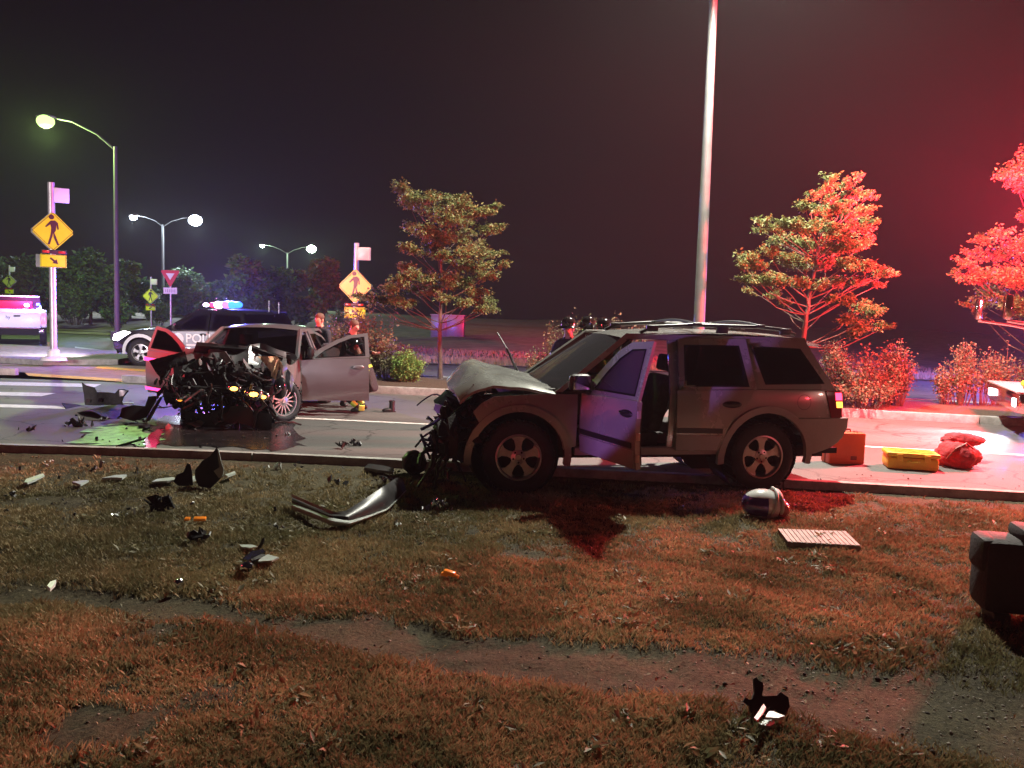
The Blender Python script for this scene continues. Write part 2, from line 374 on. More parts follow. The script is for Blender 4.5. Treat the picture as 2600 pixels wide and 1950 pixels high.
# kerbs, as separate cast lengths
def kerb(name, f, w_, h, xs, m, z0=-.08, back=False):
    root = bpy.data.objects.new(name, None); COL.objects.link(root); root['kind'] = 'structure'
    for i in range(len(xs) - 1):
        a, b = xs[i] + .008, xs[i + 1] - .008; mb = MB(); n = 4
        for k in range(n + 1):
            x = lerp(a, b, k / n); y = f(x); c = .02
            mb.v += [(x, y, z0), (x, y, h - c), (x, y + c * .6, h), (x, y + w_ - c * .6, h), (x, y + w_, h - c), (x, y + w_, z0)]
        for k in range(n):
            for j in range(5): mb.f.append((k * 6 + j, k * 6 + j + 1, (k + 1) * 6 + j + 1, (k + 1) * 6 + j)); mb.m.append(0)
        mb.f += [(0, 1, 2, 3, 4, 5), tuple(n * 6 + j for j in (5, 4, 3, 2, 1, 0))]; mb.m += [0, 0]
        mb.build('kerb_stone', m, root)
    return root
kerb('near_kerb', lambda x: near_y(x) - .0, .13, .10, list(np.arange(-24, 24.1, 3.0)), M_conc)
fxs = [x for x in np.arange(-5.6, 30, 2.4)]
kerb('median_kerb', lambda x: far_y(x) + .02, .17, .15, fxs, M_conc)
# painted line between the two lanes
lx, ly = curve([(640, 1056), (752, 1061), (1000, 1073), (1500, 1098), (2198, 1134), (2600, 1156)], 0)
line_y = smooth_fn(lx, ly)
x0 = Q(620, 1056).x
strip('lane_line', lambda x: line_y(x) - .055, lambda x: line_y(x) + .055, .004, M_paint, list(np.arange(x0, 40, .5)))
# crosswalk bars at the left
def pave(name, pts, z, m):
    mb = MB(); q = [Q(x, y, z) for x, y in pts]; mb.add([(p.x, p.y, z) for p in q], [tuple(range(len(q)))]); o = mb.build(name, m, smooth=False); o['kind'] = 'structure'; return o
pave('crosswalk_bar', [(-500, 958), (258, 975), (240, 983), (-500, 967)], .004, M_paint)
pave('crosswalk_bar', [(-500, 984), (142, 998), (105, 1006), (-500, 994)], .004, M_paint)
pave('crosswalk_bar', [(-500, 1014), (-30, 1025), (162, 1031), (166, 1038), (-30, 1033), (-500, 1023)], .004, M_paint)
# far side: planted median, opposite road, verge, path, dark bank
bx, by = curve([(400, 935), (900, 957), (1140, 960), (1700, 985), (2400, 1030)], .1)
back_y = smooth_fn(bx, by)
def medback(x): return max(back_y(x), far_y(x) + 3.2)
mb = MB(); xs = np.arange(-5.6, 40, .25)
for i in range(len(xs) - 1):
    for j in range(10):
        q = lambda x, t: (x, lerp(far_y(x) + .19, medback(x), t), .11 + .07 * math.sin(math.pi * t) + .05 * float(fbm([x], [t * 4], 3, 3, 8)[0]))
        mb.add([q(xs[i], j / 10), q(xs[i + 1], j / 10), q(xs[i + 1], (j + 1) / 10), q(xs[i], (j + 1) / 10)], [(0, 1, 2, 3)])
mb.build('planting_bed', M_mulch, kind='structure')
kerb('median_back_kerb', lambda x: medback(x), .16, .15, fxs, M_conc)
mb = MB(); FO = 26.6
def oppnear(x): return interp(x, [-60, -16, -9, -5.6, 60], [21.2, 23.2, 23.4, medback(-5.6) + .16, medback(-5.6) + .16])
def oppn(x): return medback(x) + .17 if x > -5.6 else interp(x, [-60, -16, -9.5, -5.6], [24.6, 24.9, 23.6, medback(-5.6) + .17])
def oppf(x): return interp(x, [-60, -30, -14, -8, -3, 60], [46, 43, 40, 33, 27.4, 26.2])
strip('opposite_road', oppn, oppf, .0, M_asph, XS)
M_vg = mat('pale dry turf', (.17, .145, .11), .95, col2=(.30, .26, .20), vs=1.5, bump=.5, bs=9)
strip('verge', lambda x: oppf(x), lambda x: oppf(x) + 2.6, .03, M_vg, XS)
strip('sidewalk', lambda x: oppf(x) + 2.6, lambda x: oppf(x) + 4.4, .06, M_tan, XS)
mb = MB(); ys = [0, 3, 8, 14, 20, 30, 60, 90]; 
def bank(x, t): return (x, oppf(x) + 4.4 + t, .05 + .9 * (1 - math.exp(-t / 10)) * float(fbm([x], [t], .08, 3, 5)[0] + .3))
for i in range(len(XS) - 1):
    for j in range(len(ys) - 1):
        mb.add([bank(XS[i], ys[j]), bank(XS[i + 1], ys[j]), bank(XS[i + 1], ys[j + 1]), bank(XS[i], ys[j + 1])], [(0, 1, 2, 3)])
mb.build('far_bank', M_vg, kind='structure')
mb = MB(); mb.add([(-140, -30, -.35), (140, -30, -.35), (140, 180, -.35), (-140, 180, -.35)], [(0, 1, 2, 3)]); mb.build('terrain', M_soil, kind='structure')
# edge line of the opposite road
pave('edge_line', [(190, 880), (330, 897), (700, 921), (700, 925), (330, 902), (190, 883)], .006, M_paint)
# traffic island at the left, with cut-through path
isl = [Q(*p, 0) for p in ((-700, 895), (-60, 918), (110, 928), (300, 926), (355, 915), (345, 905), (200, 896), (40, 886), (-700, 860))]
mb = MB(); mb.prism([(p.x, p.y) for p in isl], lambda x, y: (x, y, 0.), lambda x, y: (x, y, .15)); mb.build('traffic_island', M_conc, smooth=False, kind='structure')
pave('cut_through_path', [(-700, 925), (60, 945), (80, 950), (310, 966), (372, 973), (372, 930), (300, 927), (110, 929), (-60, 919), (-700, 897)], .008, M_tan)
pave('tactile_strip', [(64, 947), (310, 962), (312, 969), (72, 954)], .014, M_yel)
pave('tactile_strip', [(250, 930), (372, 938), (372, 943), (240, 935)], .014, M_yel)
mb = MB(); a, b = Q(-700, 928), Q(40, 951)
d = (b - a).normalized(); mb.box((a + b) / 2 + Vector((0, .05, .06)), ((b - a).length, .16, .16), rot=(0, 0, math.atan2(d.y, d.x)), bev=.015)
mb.build('island_kerb', M_conc, kind='structure')
mb = MB(); a, b = Q(312, 969), Q(480, 979); d = (b - a).normalized()
mb.box((a + b) / 2 + Vector((0, .05, .06)), ((b - a).length, .17, .17), rot=(0, 0, math.atan2(d.y, d.x)), bev=.015); mb.build('island_kerb', M_conc, kind='structure')
# spilled fluids on the road
def puddle(name, pts, z, m, label, n=60, jag=.1, seed=1):
    r = random.Random(seed); q = [Q(x, y, z) for x, y in pts]; P = []
    for i in range(len(q)):
        a, b = q[i], q[(i + 1) % len(q)]
        for k in range(6):
            p = a.lerp(b, k / 6); P.append((p.x + r.uniform(-jag, jag), p.y + r.uniform(-jag, jag), z))
    mb = MB(); mb.add(P, [tuple(range(len(P)))]); return mb.build(name, m, smooth=False, label=label, cat='spill')
M_green = mat('coolant absorbent', (.15, .33, .12), .5, var=.55, vs=7, bump=.6, bs=40)
M_oil = mat('wet oil', (.014, .010, .011), .24, spec=.8, var=.3, vs=5)
M_redf = mat('red fluid', (.35, .02, .05), .12, spec=.7, var=.3, vs=12)
puddle('oil_spill', [(330, 1128), (520, 1132), (700, 1142), (770, 1130), (745, 1080), (690, 1062), (620, 1055), (480, 1050), (400, 1060), (380, 1090)], .008, M_oil, 'dark wet fluid pool spreading under the smashed nose of the silver sedan', jag=.10, seed=3)
puddle('coolant_spill', [(195, 1128), (300, 1133), (372, 1128), (400, 1108), (385, 1088), (330, 1084), (260, 1080), (228, 1096)], .013, M_green, 'bright green coolant spill on the asphalt beside the near kerb', jag=.15, seed=5)
puddle('red_fluid_spill', [(366, 1138), (402, 1139), (408, 1110), (414, 1090), (396, 1090), (376, 1108)], .017, M_redf, 'small red fluid spill between the green coolant and the sedan', jag=.03, seed=8)
# ================================================================ TREES AND BUSHES
def leaf_mat(name, c1, c2, trl=.35):
    m = bpy.data.materials.new(name); m.use_nodes = True; n = m.node_tree; n.nodes.clear()
    o = n.nodes.new('ShaderNodeOutputMaterial'); at = n.nodes.new('ShaderNodeAttribute'); at.attribute_name = 'tint'
    rp = n.nodes.new('ShaderNodeValToRGB'); rp.color_ramp.elements[0].color = (*c1, 1); rp.color_ramp.elements[1].color = (*c2, 1)
    n.links.new(at.outputs['Fac'], rp.inputs[0])
    b = n.nodes.new('ShaderNodeBsdfPrincipled'); b.inputs['Roughness'].default_value = .55; b.inputs['Specular IOR Level'].default_value = .35
    t = n.nodes.new('ShaderNodeBsdfTranslucent'); mx = n.nodes.new('ShaderNodeMixShader'); mx.inputs[0].default_value = trl
    n.links.new(rp.outputs[0], b.inputs['Base Color']); n.links.new(rp.outputs[0], t.inputs[0])
    n.links.new(b.outputs[0], mx.inputs[1]); n.links.new(t.outputs[0], mx.inputs[2]); n.links.new(mx.outputs[0], o.inputs[0])
    return m
M_leaf = leaf_mat('tree leaves', (.09, .12, .035), (.20, .21, .07))
M_bush = leaf_mat('bush leaves', (.10, .10, .05), (.26, .22, .12))
M_lime = leaf_mat('lime bush leaves', (.12, .24, .05), (.30, .46, .12))
M_dark = leaf_mat('far tree leaves', (.05, .10, .04), (.14, .21, .09), .25)
M_grass = leaf_mat('dry grass blades', (.15, .135, .065), (.40, .30, .16), .3)
M_bark = mat('bark', (.085, .06, .045), .9, var=.35, vs=14, bump=.8, bs=30)
def leaves(name, C, size, m, parent, up_bias=.5, fold=.25, asp=.5, **kw):
    """C: leaf base points (n,3); each leaf a folded pair of quads with its own direction"""
    n = len(C); C = np.asarray(C)
    th = rng.uniform(0, 2 * np.pi, n); ph = rng.uniform(-.9, .75, n)
    d = np.stack([np.cos(th) * np.cos(ph), np.sin(th) * np.cos(ph), np.sin(ph)], -1)
    nrm = rng.normal(size=(n, 3)); nrm[:, 2] += up_bias * 2; nrm /= np.linalg.norm(nrm, axis=1)[:, None]
    sd = np.cross(d, nrm); sd /= np.linalg.norm(sd, axis=1)[:, None]; nn = np.cross(sd, d)
    L = (size * rng.uniform(.6, 1.3, n))[:, None]; W = L * asp
    a = C; mid = C + d * L * .5 + nn * L * -fold * .3; tip = C + d * L
    l = C + d * L * .45 + sd * W * .5 + nn * W * fold; r = C + d * L * .45 - sd * W * .5 + nn * W * fold
    V = np.stack([a, l, tip, r], 1).reshape(-1, 3); k = np.arange(n)[:, None] * 4
    Fc = np.concatenate([k + [0, 1, 2], k + [0, 2, 3]], 0)
    o = from_arrays(name, V, Fc, m, parent, attr=np.repeat(rng.random(n), 4)); return tag(o, **kw) if kw else o
def cluster_pts(c, r, n, flatz=.6):
    p = rng.normal(size=(n, 3)); p /= np.linalg.norm(p, axis=1)[:, None]; p *= (rng.uniform(0.15, 1, n) ** .5)[:, None]
    p[:, 2] *= flatz; return np.asarray(c) + p * r
def tree(name, base, clumps, trunk_top, label, cat='tree', group=None, nleaf=240, leaf=.10, lm=M_leaf, r0=.055, tr_pts=None, m_b=M_bark, sprays=7):
    """clumps: world points (centre, radius). Trunk and one limb to every clump."""
    root = thing(name, label, cat, base, group=group); B = Vector(base)
    mb = MB(); tp = [Vector(p) - B for p in (tr_pts or [])]
    T = Vector(trunk_top) - B
    pts = [Vector((0, 0, 0))] + tp + [T]
    zs = [p.z for p in pts]
    fine = []
    for i in range(len(pts) - 1):
        for k in range(4): fine.append(pts[i].lerp(pts[i + 1], k / 4) + Vector((random.uniform(-.015, .015), random.uniform(-.015, .015), 0)) * (i + k > 0))
    fine.append(pts[-1]); n = len(fine)
    mb.tube(fine, [r0 * (1.35 if i == 0 else lerp(1.0, .35, i / (n - 1))) for i in range(n)], 9)
    mb.build('trunk', m_b, root)
    lb = MB(); P = []
    for (c, r) in clumps:
        c = Vector(c) - B
        h = max(.35 * T.z, min(c.z - .25 - .35 * math.hypot(c.x, c.y), T.z)); 
        i = min(range(n), key=lambda k: abs(fine[k].z - h)); s = fine[i]
        mid = s.lerp(c, .5) + Vector((random.uniform(-.16, .16), random.uniform(-.16, .16), random.uniform(-.14, .04) * (c - s).length))
        q = [s, s.lerp(mid, .5) + Vector((0, 0, -.02)), mid, mid.lerp(c, .55) + Vector((random.uniform(-.05, .05), 0, .02)), c]
        rr = r0 * lerp(.30, .15, i / n); lb.tube(q, [rr, rr * .8, rr * .6, rr * .4, rr * .22], 5)
        m_ = max(20, int(nleaf * (r / .3) ** 1.7))
        # sprays: twigs with leaves along them
        ns = max(4, int(sprays * 2 * (r / .3) ** 1.2)); per = max(6, m_ // ns)
        for k in range(ns):
            a = random.uniform(0, 2 * math.pi); el = random.uniform(-.35, .85); dr = Vector((math.cos(a) * math.cos(el), math.sin(a) * math.cos(el), math.sin(el) * .8))
            e = c + dr * r * random.uniform(.7, 1.25); st = c.lerp(mid, random.uniform(0, .35))
            lb.tube([st, st.lerp(e, .5) + Vector((0, 0, .03)), e], [rr * .3, rr * .18, rr * .08], 3, cap=False)
            t = rng.uniform(.25, 1.05, per)[:, None]; base_ = np.array(st) * (1 - t) + np.array(e) * t
            P.append(base_ + rng.normal(0, r * .17, (per, 3)) * np.array([1, 1, .75]))
    lb.build('limbs', m_b, root)
    leaves('crown', np.concatenate(P), leaf, lm, root)
    return root
def px_clumps(lst, d, dr, jit=.5):
    out = []
    for i, (x, y, r) in enumerate(lst):
        rr = r * d / F; dd = d + random.uniform(-1, 1) * dr; out.append((D(x, y, dd), rr))
    return out
# near tree of the median, clump by clump after the photograph
t1 = [(1020, 478, 24), (1035, 505, 30), (1060, 520, 30), (1090, 505, 28), (1120, 515, 36), (1150, 510, 30), (1178, 520, 30), (1100, 545, 40), (1140, 560, 40), (1175, 560, 32),
      (1205, 545, 26), (1235, 535, 24), (1255, 525, 18), (1050, 580, 26), (1080, 590, 34), (1120, 600, 36), (1165, 610, 30), (1210, 620, 22), (1240, 585, 24), (1262, 578, 20), (1190, 590, 24),
      (1030, 630, 22), (1060, 640, 20), (1100, 630, 28), (1125, 650, 26), (1190, 640, 30), (1230, 645, 26), (1265, 640, 20), (1280, 668, 16), (1170, 670, 34), (1215, 680, 34), (1240, 700, 24),
      (1025, 680, 26), (1010, 715, 28), (1045, 700, 28), (1075, 710, 30), (1060, 735, 30), (1095, 740, 26), (1140, 715, 36), (1175, 720, 34), (1215, 740, 28), (985, 735, 24), (960, 760, 22), (1000, 765, 24), (1030, 770, 22),
      (930, 755, 16), (1200, 765, 30), (1235, 765, 28), (1255, 785, 20), (1180, 770, 24), (905, 750, 14), (1130, 755, 22), (1225, 790, 18)]
b1 = D(1118, 964, 19.6); b1.z = .12
tree('street_tree', b1, px_clumps(t1, 19.6, 1.15), D(1122, 610, 19.6), 'young street tree beside the utility cabinet, green on top and red-lit below', group='young street trees in the median',
     nleaf=900, leaf=.072, r0=.062, tr_pts=[D(1116, 880, 19.6), D(1117, 800, 19.6), D(1120, 730, 19.6)])
t2 = [(2105, 450, 18), (2100, 475, 22), (2150, 465, 22), (2180, 445, 16), (2165, 490, 22), (2065, 490, 20), (2105, 505, 24), (2150, 510, 20), (2205, 500, 20), (2200, 530, 22), (2040, 525, 24),
      (2075, 530, 24), (2120, 535, 26), (2160, 550, 30), (1940, 565, 20), (1965, 580, 22), (1925, 585, 16), (2010, 570, 30), (2050, 575, 32), (2090, 580, 34), (2130, 590, 36), (2180, 580, 34), (2210, 565, 20),
      (1980, 610, 30), (2020, 620, 34), (2070, 625, 36), (2120, 630, 36), (2170, 625, 32), (2205, 615, 24), (1950, 640, 26), (1895, 655, 26), (1875, 670, 18), (1920, 670, 26), (1990, 660, 34), (2040, 670, 34), (2095, 675, 34),
      (2150, 670, 34), (2205, 675, 28), (2245, 690, 24), (2265, 695, 14), (1885, 705, 20), (1930, 710, 26), (1975, 710, 28), (2025, 720, 28), (2080, 725, 26), (2130, 715, 30), (2185, 715, 28), (2240, 720, 18),
      (1960, 745, 24), (1990, 765, 18), (2150, 765, 26), (2190, 780, 34), (2230, 800, 28), (2250, 830, 20), (2160, 810, 28), (2200, 830, 30), (2170, 850, 18), (1900, 735, 14), (2110, 760, 18)]
b2 = D(2035, 1010, 17.0); b2.z = .12
tree('street_tree', b2, px_clumps(t2, 17.0, 1.05), D(2085, 600, 17.0), 'young street tree behind the rear of the crashed off-road car, lit orange and purple', group='young street trees in the median',
     nleaf=900, leaf=.068, r0=.065, tr_pts=[D(2038, 880, 17), D(2048, 800, 17), D(2062, 720, 17)])
t3 = [(2560, 440, 34), (2600, 430, 40), (2585, 470, 26), (2640, 400, 50), (2620, 560, 34), (2590, 545, 26), (2545, 590, 26), (2580, 620, 34), (2620, 640, 44), (2500, 610, 30), (2520, 650, 36), (2470, 640, 24), (2440, 660, 22),
      (2425, 690, 18), (2460, 700, 30), (2500, 700, 38), (2550, 700, 44), (2590, 720, 40), (2520, 750, 34), (2485, 770, 30), (2450, 772, 16), (2560, 770, 34), (2600, 790, 40), (2640, 700, 60), (2680, 600, 60), (2700, 500, 60), (2690, 760, 50), (2740, 640, 60), (2480, 790, 14)]
b3 = D(2650, 1000, 19.5); b3.z = .12
tree('street_tree', b3, px_clumps(t3, 19.5, 1.2), D(2660, 600, 19.5), 'young street tree at the right edge of the picture glowing red from the fire engine', group='young street trees in the median',
     nleaf=480, leaf=.08, r0=.07)
# bushes of the planting bed
def bush(name, base, spans, label, cat='bush', lm=M_bush, leaf=.058, dens=1.0, stems=26, group=None, upright=.8):
    """spans: list of (world centre, (rx,ry,rz)) lobes"""
    root = thing(name, label, cat, base, group=group); B = Vector(base); sb = MB(); P = []
    for (c, r) in spans:
        c = Vector(c) - B
        for k in range(stems):
            a = random.uniform(0, 2 * math.pi); q = math.sqrt(random.random()); top = c + Vector((r[0] * q * math.cos(a), r[1] * q * math.sin(a), r[2] * random.uniform(.1, 1.12) * (1.2 - q * q * .8) * (1.3 if random.random() < .12 else 1)))
            st = Vector((c.x * .6 + top.x * .35, c.y * .6 + top.y * .35, 0)); md = st.lerp(top, .5) + Vector((random.uniform(-.05, .05), 0, .04))
            sb.tube([st, md, top], [.010, .007, .003], 3, cap=False)
            n = int(80 * dens); t = rng.uniform(.35, 1.02, n)[:, None]
            b_ = np.where(t < .5, np.array(st) * (1 - 2 * t) + np.array(md) * 2 * t, np.array(md) * (2 - 2 * t) + np.array(top) * (2 * t - 1))
            P.append(b_ + rng.normal(0, .055, (n, 3)))
    sb.build('stems', M_bark, root); P = np.concatenate(P); P = P[P[:, 2] > .02]
    leaves('foliage', P, leaf, lm, root, asp=.55); return root
def gb(px, py, z=.12): p = Q(px, py, z); return p
def lobes(lst, d):
    return [(D(x, y, d + dd), (rx * d / F, rx * d / F * .8, rz * d / F)) for (x, y, rx, rz, dd) in lst]
p = D(960, 965, 19.3); p.z = .12
bush('flowering_bush', p, lobes([(925, 905, 55, 120, 0), (985, 915, 60, 90, 0), (900, 870, 40, 80, .4), (1030, 930, 35, 40, .3), (860, 880, 40, 75, .3)], 19.3), 'tall red-lit bush behind the open door of the silver sedan', leaf=.068, dens=1.15)
p = D(1034, 962, 18.7); p.z = .12
bush('round_bush', p, [(D(1034, 928, 18.7), (.34, .3, .30)), (D(1034, 950, 18.7), (.30, .26, .25))], 'small round lime-green bush at the kerb left of the street tree', lm=M_lime, leaf=.055, dens=1.1, stems=34)
p = D(1400, 985, 18.3); p.z = .12
bush('flowering_bush', p, lobes([(1370, 930, 35, 50, 0), (1410, 900, 40, 80, 0), (1450, 880, 40, 70, 0), (1500, 880, 30, 70, 0)], 18.3), 'sparse pink-tipped bush between the raised hood and the firefighters', dens=.7, stems=18)
p = D(1600, 985, 17.9); p.z = .12
bush('flowering_bush', p, lobes([(1560, 860, 25, 50, 0), (1620, 860, 30, 40, 0), (1580, 900, 60, 50, 0), (1490, 850, 14, 55, 0)], 17.9), 'bush whose leafy shoots show just above the roof rails', dens=.7, stems=14)
p = D(2200, 1015, 16.6); p.z = .12
bush('flowering_bush', p, lobes([(2130, 945, 50, 68, .2), (2180, 950, 60, 58, 0), (2240, 958, 60, 52, 0), (2290, 950, 30, 55, .1), (2110, 895, 30, 32, .5), (2270, 905, 34, 34, .3), (2200, 990, 90, 40, -.3)], 16.6), 'wide orange-lit bush beside the rear of the crashed off-road car', dens=.62)
p = D(2480, 1010, 17.2); p.z = .12
bush('flowering_bush', p, lobes([(2440, 960, 50, 55, 0), (2500, 950, 50, 60, 0), (2550, 940, 50, 60, .2), (2400, 970, 30, 40, 0), (2450, 900, 30, 30, .4), (2580, 960, 40, 60, .5)], 17.2), 'low deep-red bush in front of the fire engine bumper', dens=.55, stems=22)
# far trees, left of the picture, each its own crown
def far_tree(px, pyb, pyt, halfw, d, label, name='background_tree', n=9000, leaf=.34, cat='tree', shape=1.0, cols=None):
    b = D(px, pyb, d); b.z = .3; top = D(px, pyt, d).z; W = halfw * d / F; root = thing(name, label, cat, b, group='dark trees behind the roundabout')
    h = top - b.z; mb = MB(); mb.tube([(0, 0, -.4), (.05, 0, h * .35), (0, 0, h * .8)], [.16 * h / 6, .12 * h / 6, .03], 8); mb.build('trunk', M_bark, root)
    P = []; nb = int(34 * shape)
    for k in range(nb):
        a = random.uniform(0, 6.28); t = random.random(); rad = W * math.sqrt(random.random()) * (1 - .55 * max(0, t - .35) / .65) * .85
        c = np.array([rad * math.cos(a), rad * .7 * math.sin(a), h * (.22 + .72 * t)]); P.append(cluster_pts(c, W * random.uniform(.18, .38), n // nb, .75))
    leaves('crown', np.concatenate(P), leaf, M_dark, root); return root
for a in ((90, 850, 660, 110, 52, 'dim grey-green tree behind the near crosswalk sign at far left'), (230, 850, 640, 100, 50, 'dim tree just left of the tall single street lamp'),
          (330, 845, 665, 70, 56, 'dim tree between the tall lamp pole and the yellow crosswalk sign'), (480, 830, 690, 75, 60, 'small dim tree right of the yield sign'),
          (625, 825, 648, 68, 44, 'brighter green tree above the blue light bar'), (735, 825, 690, 62, 46, 'green tree behind the twin lamp right of the light bar'),
          (820, 830, 650, 60, 60, 'very dark tree behind the right crosswalk sign'), (-60, 850, 640, 110, 56, 'dark tree at the far left edge of the picture'), (560, 828, 720, 60, 58, 'low dark tree behind the patrol car roof')):
    far_tree(*a)
b = D(195, 852, 46); b.z = .3
bush('background_bush', b, [((b.x, b.y, 1.2), (1.3, 1.0, 1.6))], 'dark rounded shrub behind the white lit sign pole', lm=M_dark, leaf=.16, dens=1.4, stems=60)
for (px, py, d, r, lab) in ((300, 850, 44, 1.0, 'low dark shrub at the foot of the tall lamp pole'), (400, 835, 50, 1.2, 'low dark shrub under the yield sign'), (880, 860, 40, .9, 'low dark shrub far behind the red-lit bush')):
    b = D(px, py, d); b.z = .3; bush('background_bush', b, [((b.x, b.y, .8), (r, .8, .9))], lab, lm=M_dark, leaf=.16, dens=1.0, stems=30)
# ================================================================ STREET FURNITURE
M_galv = mat('galvanised steel', (.50, .50, .50), .42, metal=.55, var=.12, vs=4)
M_pole = mat('painted pole', (.40, .39, .37), .5, metal=.2, var=.12, vs=3)
M_black = mat('black plastic', (.014, .013, .014), .45, var=.3, vs=10)
M_blackg = mat('black gloss', (.010, .010, .012), .12, coat=.6)
M_white = mat('white plastic', (.72, .72, .70), .4)
M_refl = mat('yellow sign face', (.62, .70, .008), .35, var=.05, vs=3)
M_fluo = mat('fluorescent sign face', (.74, .88, .03), .35, var=.05, vs=3)
M_signblk = mat('sign black', (.012, .010, .012), .4)
M_red = mat('sign red', (.50, .02, .05), .4); M_swhite = mat('sign white', (.70, .68, .72), .4)
M_dpole = mat('dark painted pole', (.10, .10, .10), .55, var=.12, vs=3); M_tpole = mat('weathered steel pole', (.13, .13, .125), .5, metal=.3, var=.18, vs=2)
def street_lamp(base, h, arms, label, col, es, r=.12, head=.30, group='street lamps', P=0, spot=True):
    """arms: list of (dx, dz, dy) reach of each lamp head from the pole top"""
    root = thing('street_lamp', label, 'street lamp', base, group=group)
    mb = MB(); mb.tube([(0, 0, 0), (0, 0, .35), (0, 0, .36), (0, 0, h)], [r * 1.9, r * 1.9, r * .85, r * .55], 12); mb.build('pole', M_dpole, root)
    for ai, (dx, dz, dy) in enumerate(arms):
        hs = head[ai] if isinstance(head, (list, tuple)) else head
        mb = MB(); e = Vector((dx, dy, h + dz)); mb.tube([(0, 0, h - .15), (dx * .3, dy * .3, h + dz * .45), (dx * .7, dy * .7, h + dz * .9), e], [r * .36, r * .28, r * .24, r * .22], 7); mb.build('arm', M_dpole, root)
        mb = MB(); k = math.atan2(dy, dx); rm = Euler((0, 0, k)).to_matrix()
        mb.ball(e + rm @ Vector((.28, 0, .03)), (.42, .17, .10), 16, 8, rot=rm); hd = mb.build('lamp_head', M_pole, root)
        m = mat('lamp glow %.2f %.2f %.2f' % tuple(col[:3]) + ' %d' % es, (0, 0, 0), emit=col, es=es)
        mb = MB(); mb.ball(e + rm @ Vector((.30, 0, -hs * .35)), (hs * .8, hs * .62, hs * .62), 16, 10, rot=rm); mb.build('lens', m, hd)
        if P:
            q = Vector(base) + e + rm @ Vector((.3, 0, -hs * 1.05 - .15)); lamp('street_lamp_light', 'POINT', q, col, P, .15)
    return root
# tall pole behind the off-road car (its head is the key light)
pb = D(1767, 1000, 17.4); pb.z = .12
pt = D(1812, 0, 17.4)
root = thing('street_lamp', 'tall pale street lamp pole rising behind the crashed off-road car', 'street lamp', pb, group='street lamps')
top = Vector((pt.x + (pt.x - pb.x) * .28, pb.y - .0, 9.6)) - pb
mb = MB(); mb.tube([(0, 0, 0), (0, 0, .3), (0, 0, .31), top * .5, top], [.22, .22, .125, .10, .072], 16); mb.build('pole', M_tpole, root)
mb = MB(); e = KEY - pb + Vector((0, .35, .1)); mb.tube([top - Vector((0, 0, .1)), top.lerp(e, .4) + Vector((0, 0, .25)), e], [.05, .045, .04], 8); mb.build('arm', M_galv, root)
mb = MB(); mb.ball(KEY - pb + Vector((0, 0, .08)), (.17, .42, .10), 16, 8); hd = mb.build('lamp_head', M_galv, root)
mb = MB(); mb.ball(KEY - pb + Vector((0, 0, .0)), (.12, .26, .06), 16, 8); mb.build('lens', mat('key lens', (0, 0, 0), emit=(1, .97, .84), es=120), hd)
# single tall lamp at the left with green-white glare
b = D(298, 862, 37.0); b.z = .03
street_lamp(b, D(291, 372, 37).z - .03, [(D(133, 318, 37).x - b.x + .25, 1.05, -.4)], 'tall single-arm street lamp at left with glaring green-white head', (.60, 1.0, .26), 2.4, r=.15, head=.46, P=3600)
b = D(415, 850, 62.0); b.z = .03; hh = D(413, 570, 62).z - .03
r_ = street_lamp(b, hh, [(D(490, 552, 62).x - b.x, .55, -.3), (D(333, 548, 62).x - b.x + .3, .6, .3)], 'twin-arm street lamp with two blue-white heads behind the yield sign', (.72, .86, 1.0), 50, r=.13, head=(.62, .34), P=2600)
b = D(728, 830, 105.0); b.z = .03; hh = D(727, 642, 105).z
street_lamp(b, hh, [(D(785, 624, 105).x - b.x, .8, 0), (D(672, 622, 105).x - b.x, .85, 0)], 'distant twin-arm street lamp with a green and a white head', (.62, 1.0, .66), 60, r=.16, head=(.75, .34), P=2600)
for (px, py, d, c, lab) in ((832, 681, 115, (.8, .9, 1.0), 'distant white street lamp left of the right crosswalk sign'), (337, 672, 120, (.75, .88, 1.0), 'tiny distant lamp glimmering above the yellow crosswalk sign')):
    b = D(px, 800, d); b.z = .03; street_lamp(b, D(px, py, d).z - .2, [(.1, .15, 0)], lab, c, 40, r=.10, head=.50)
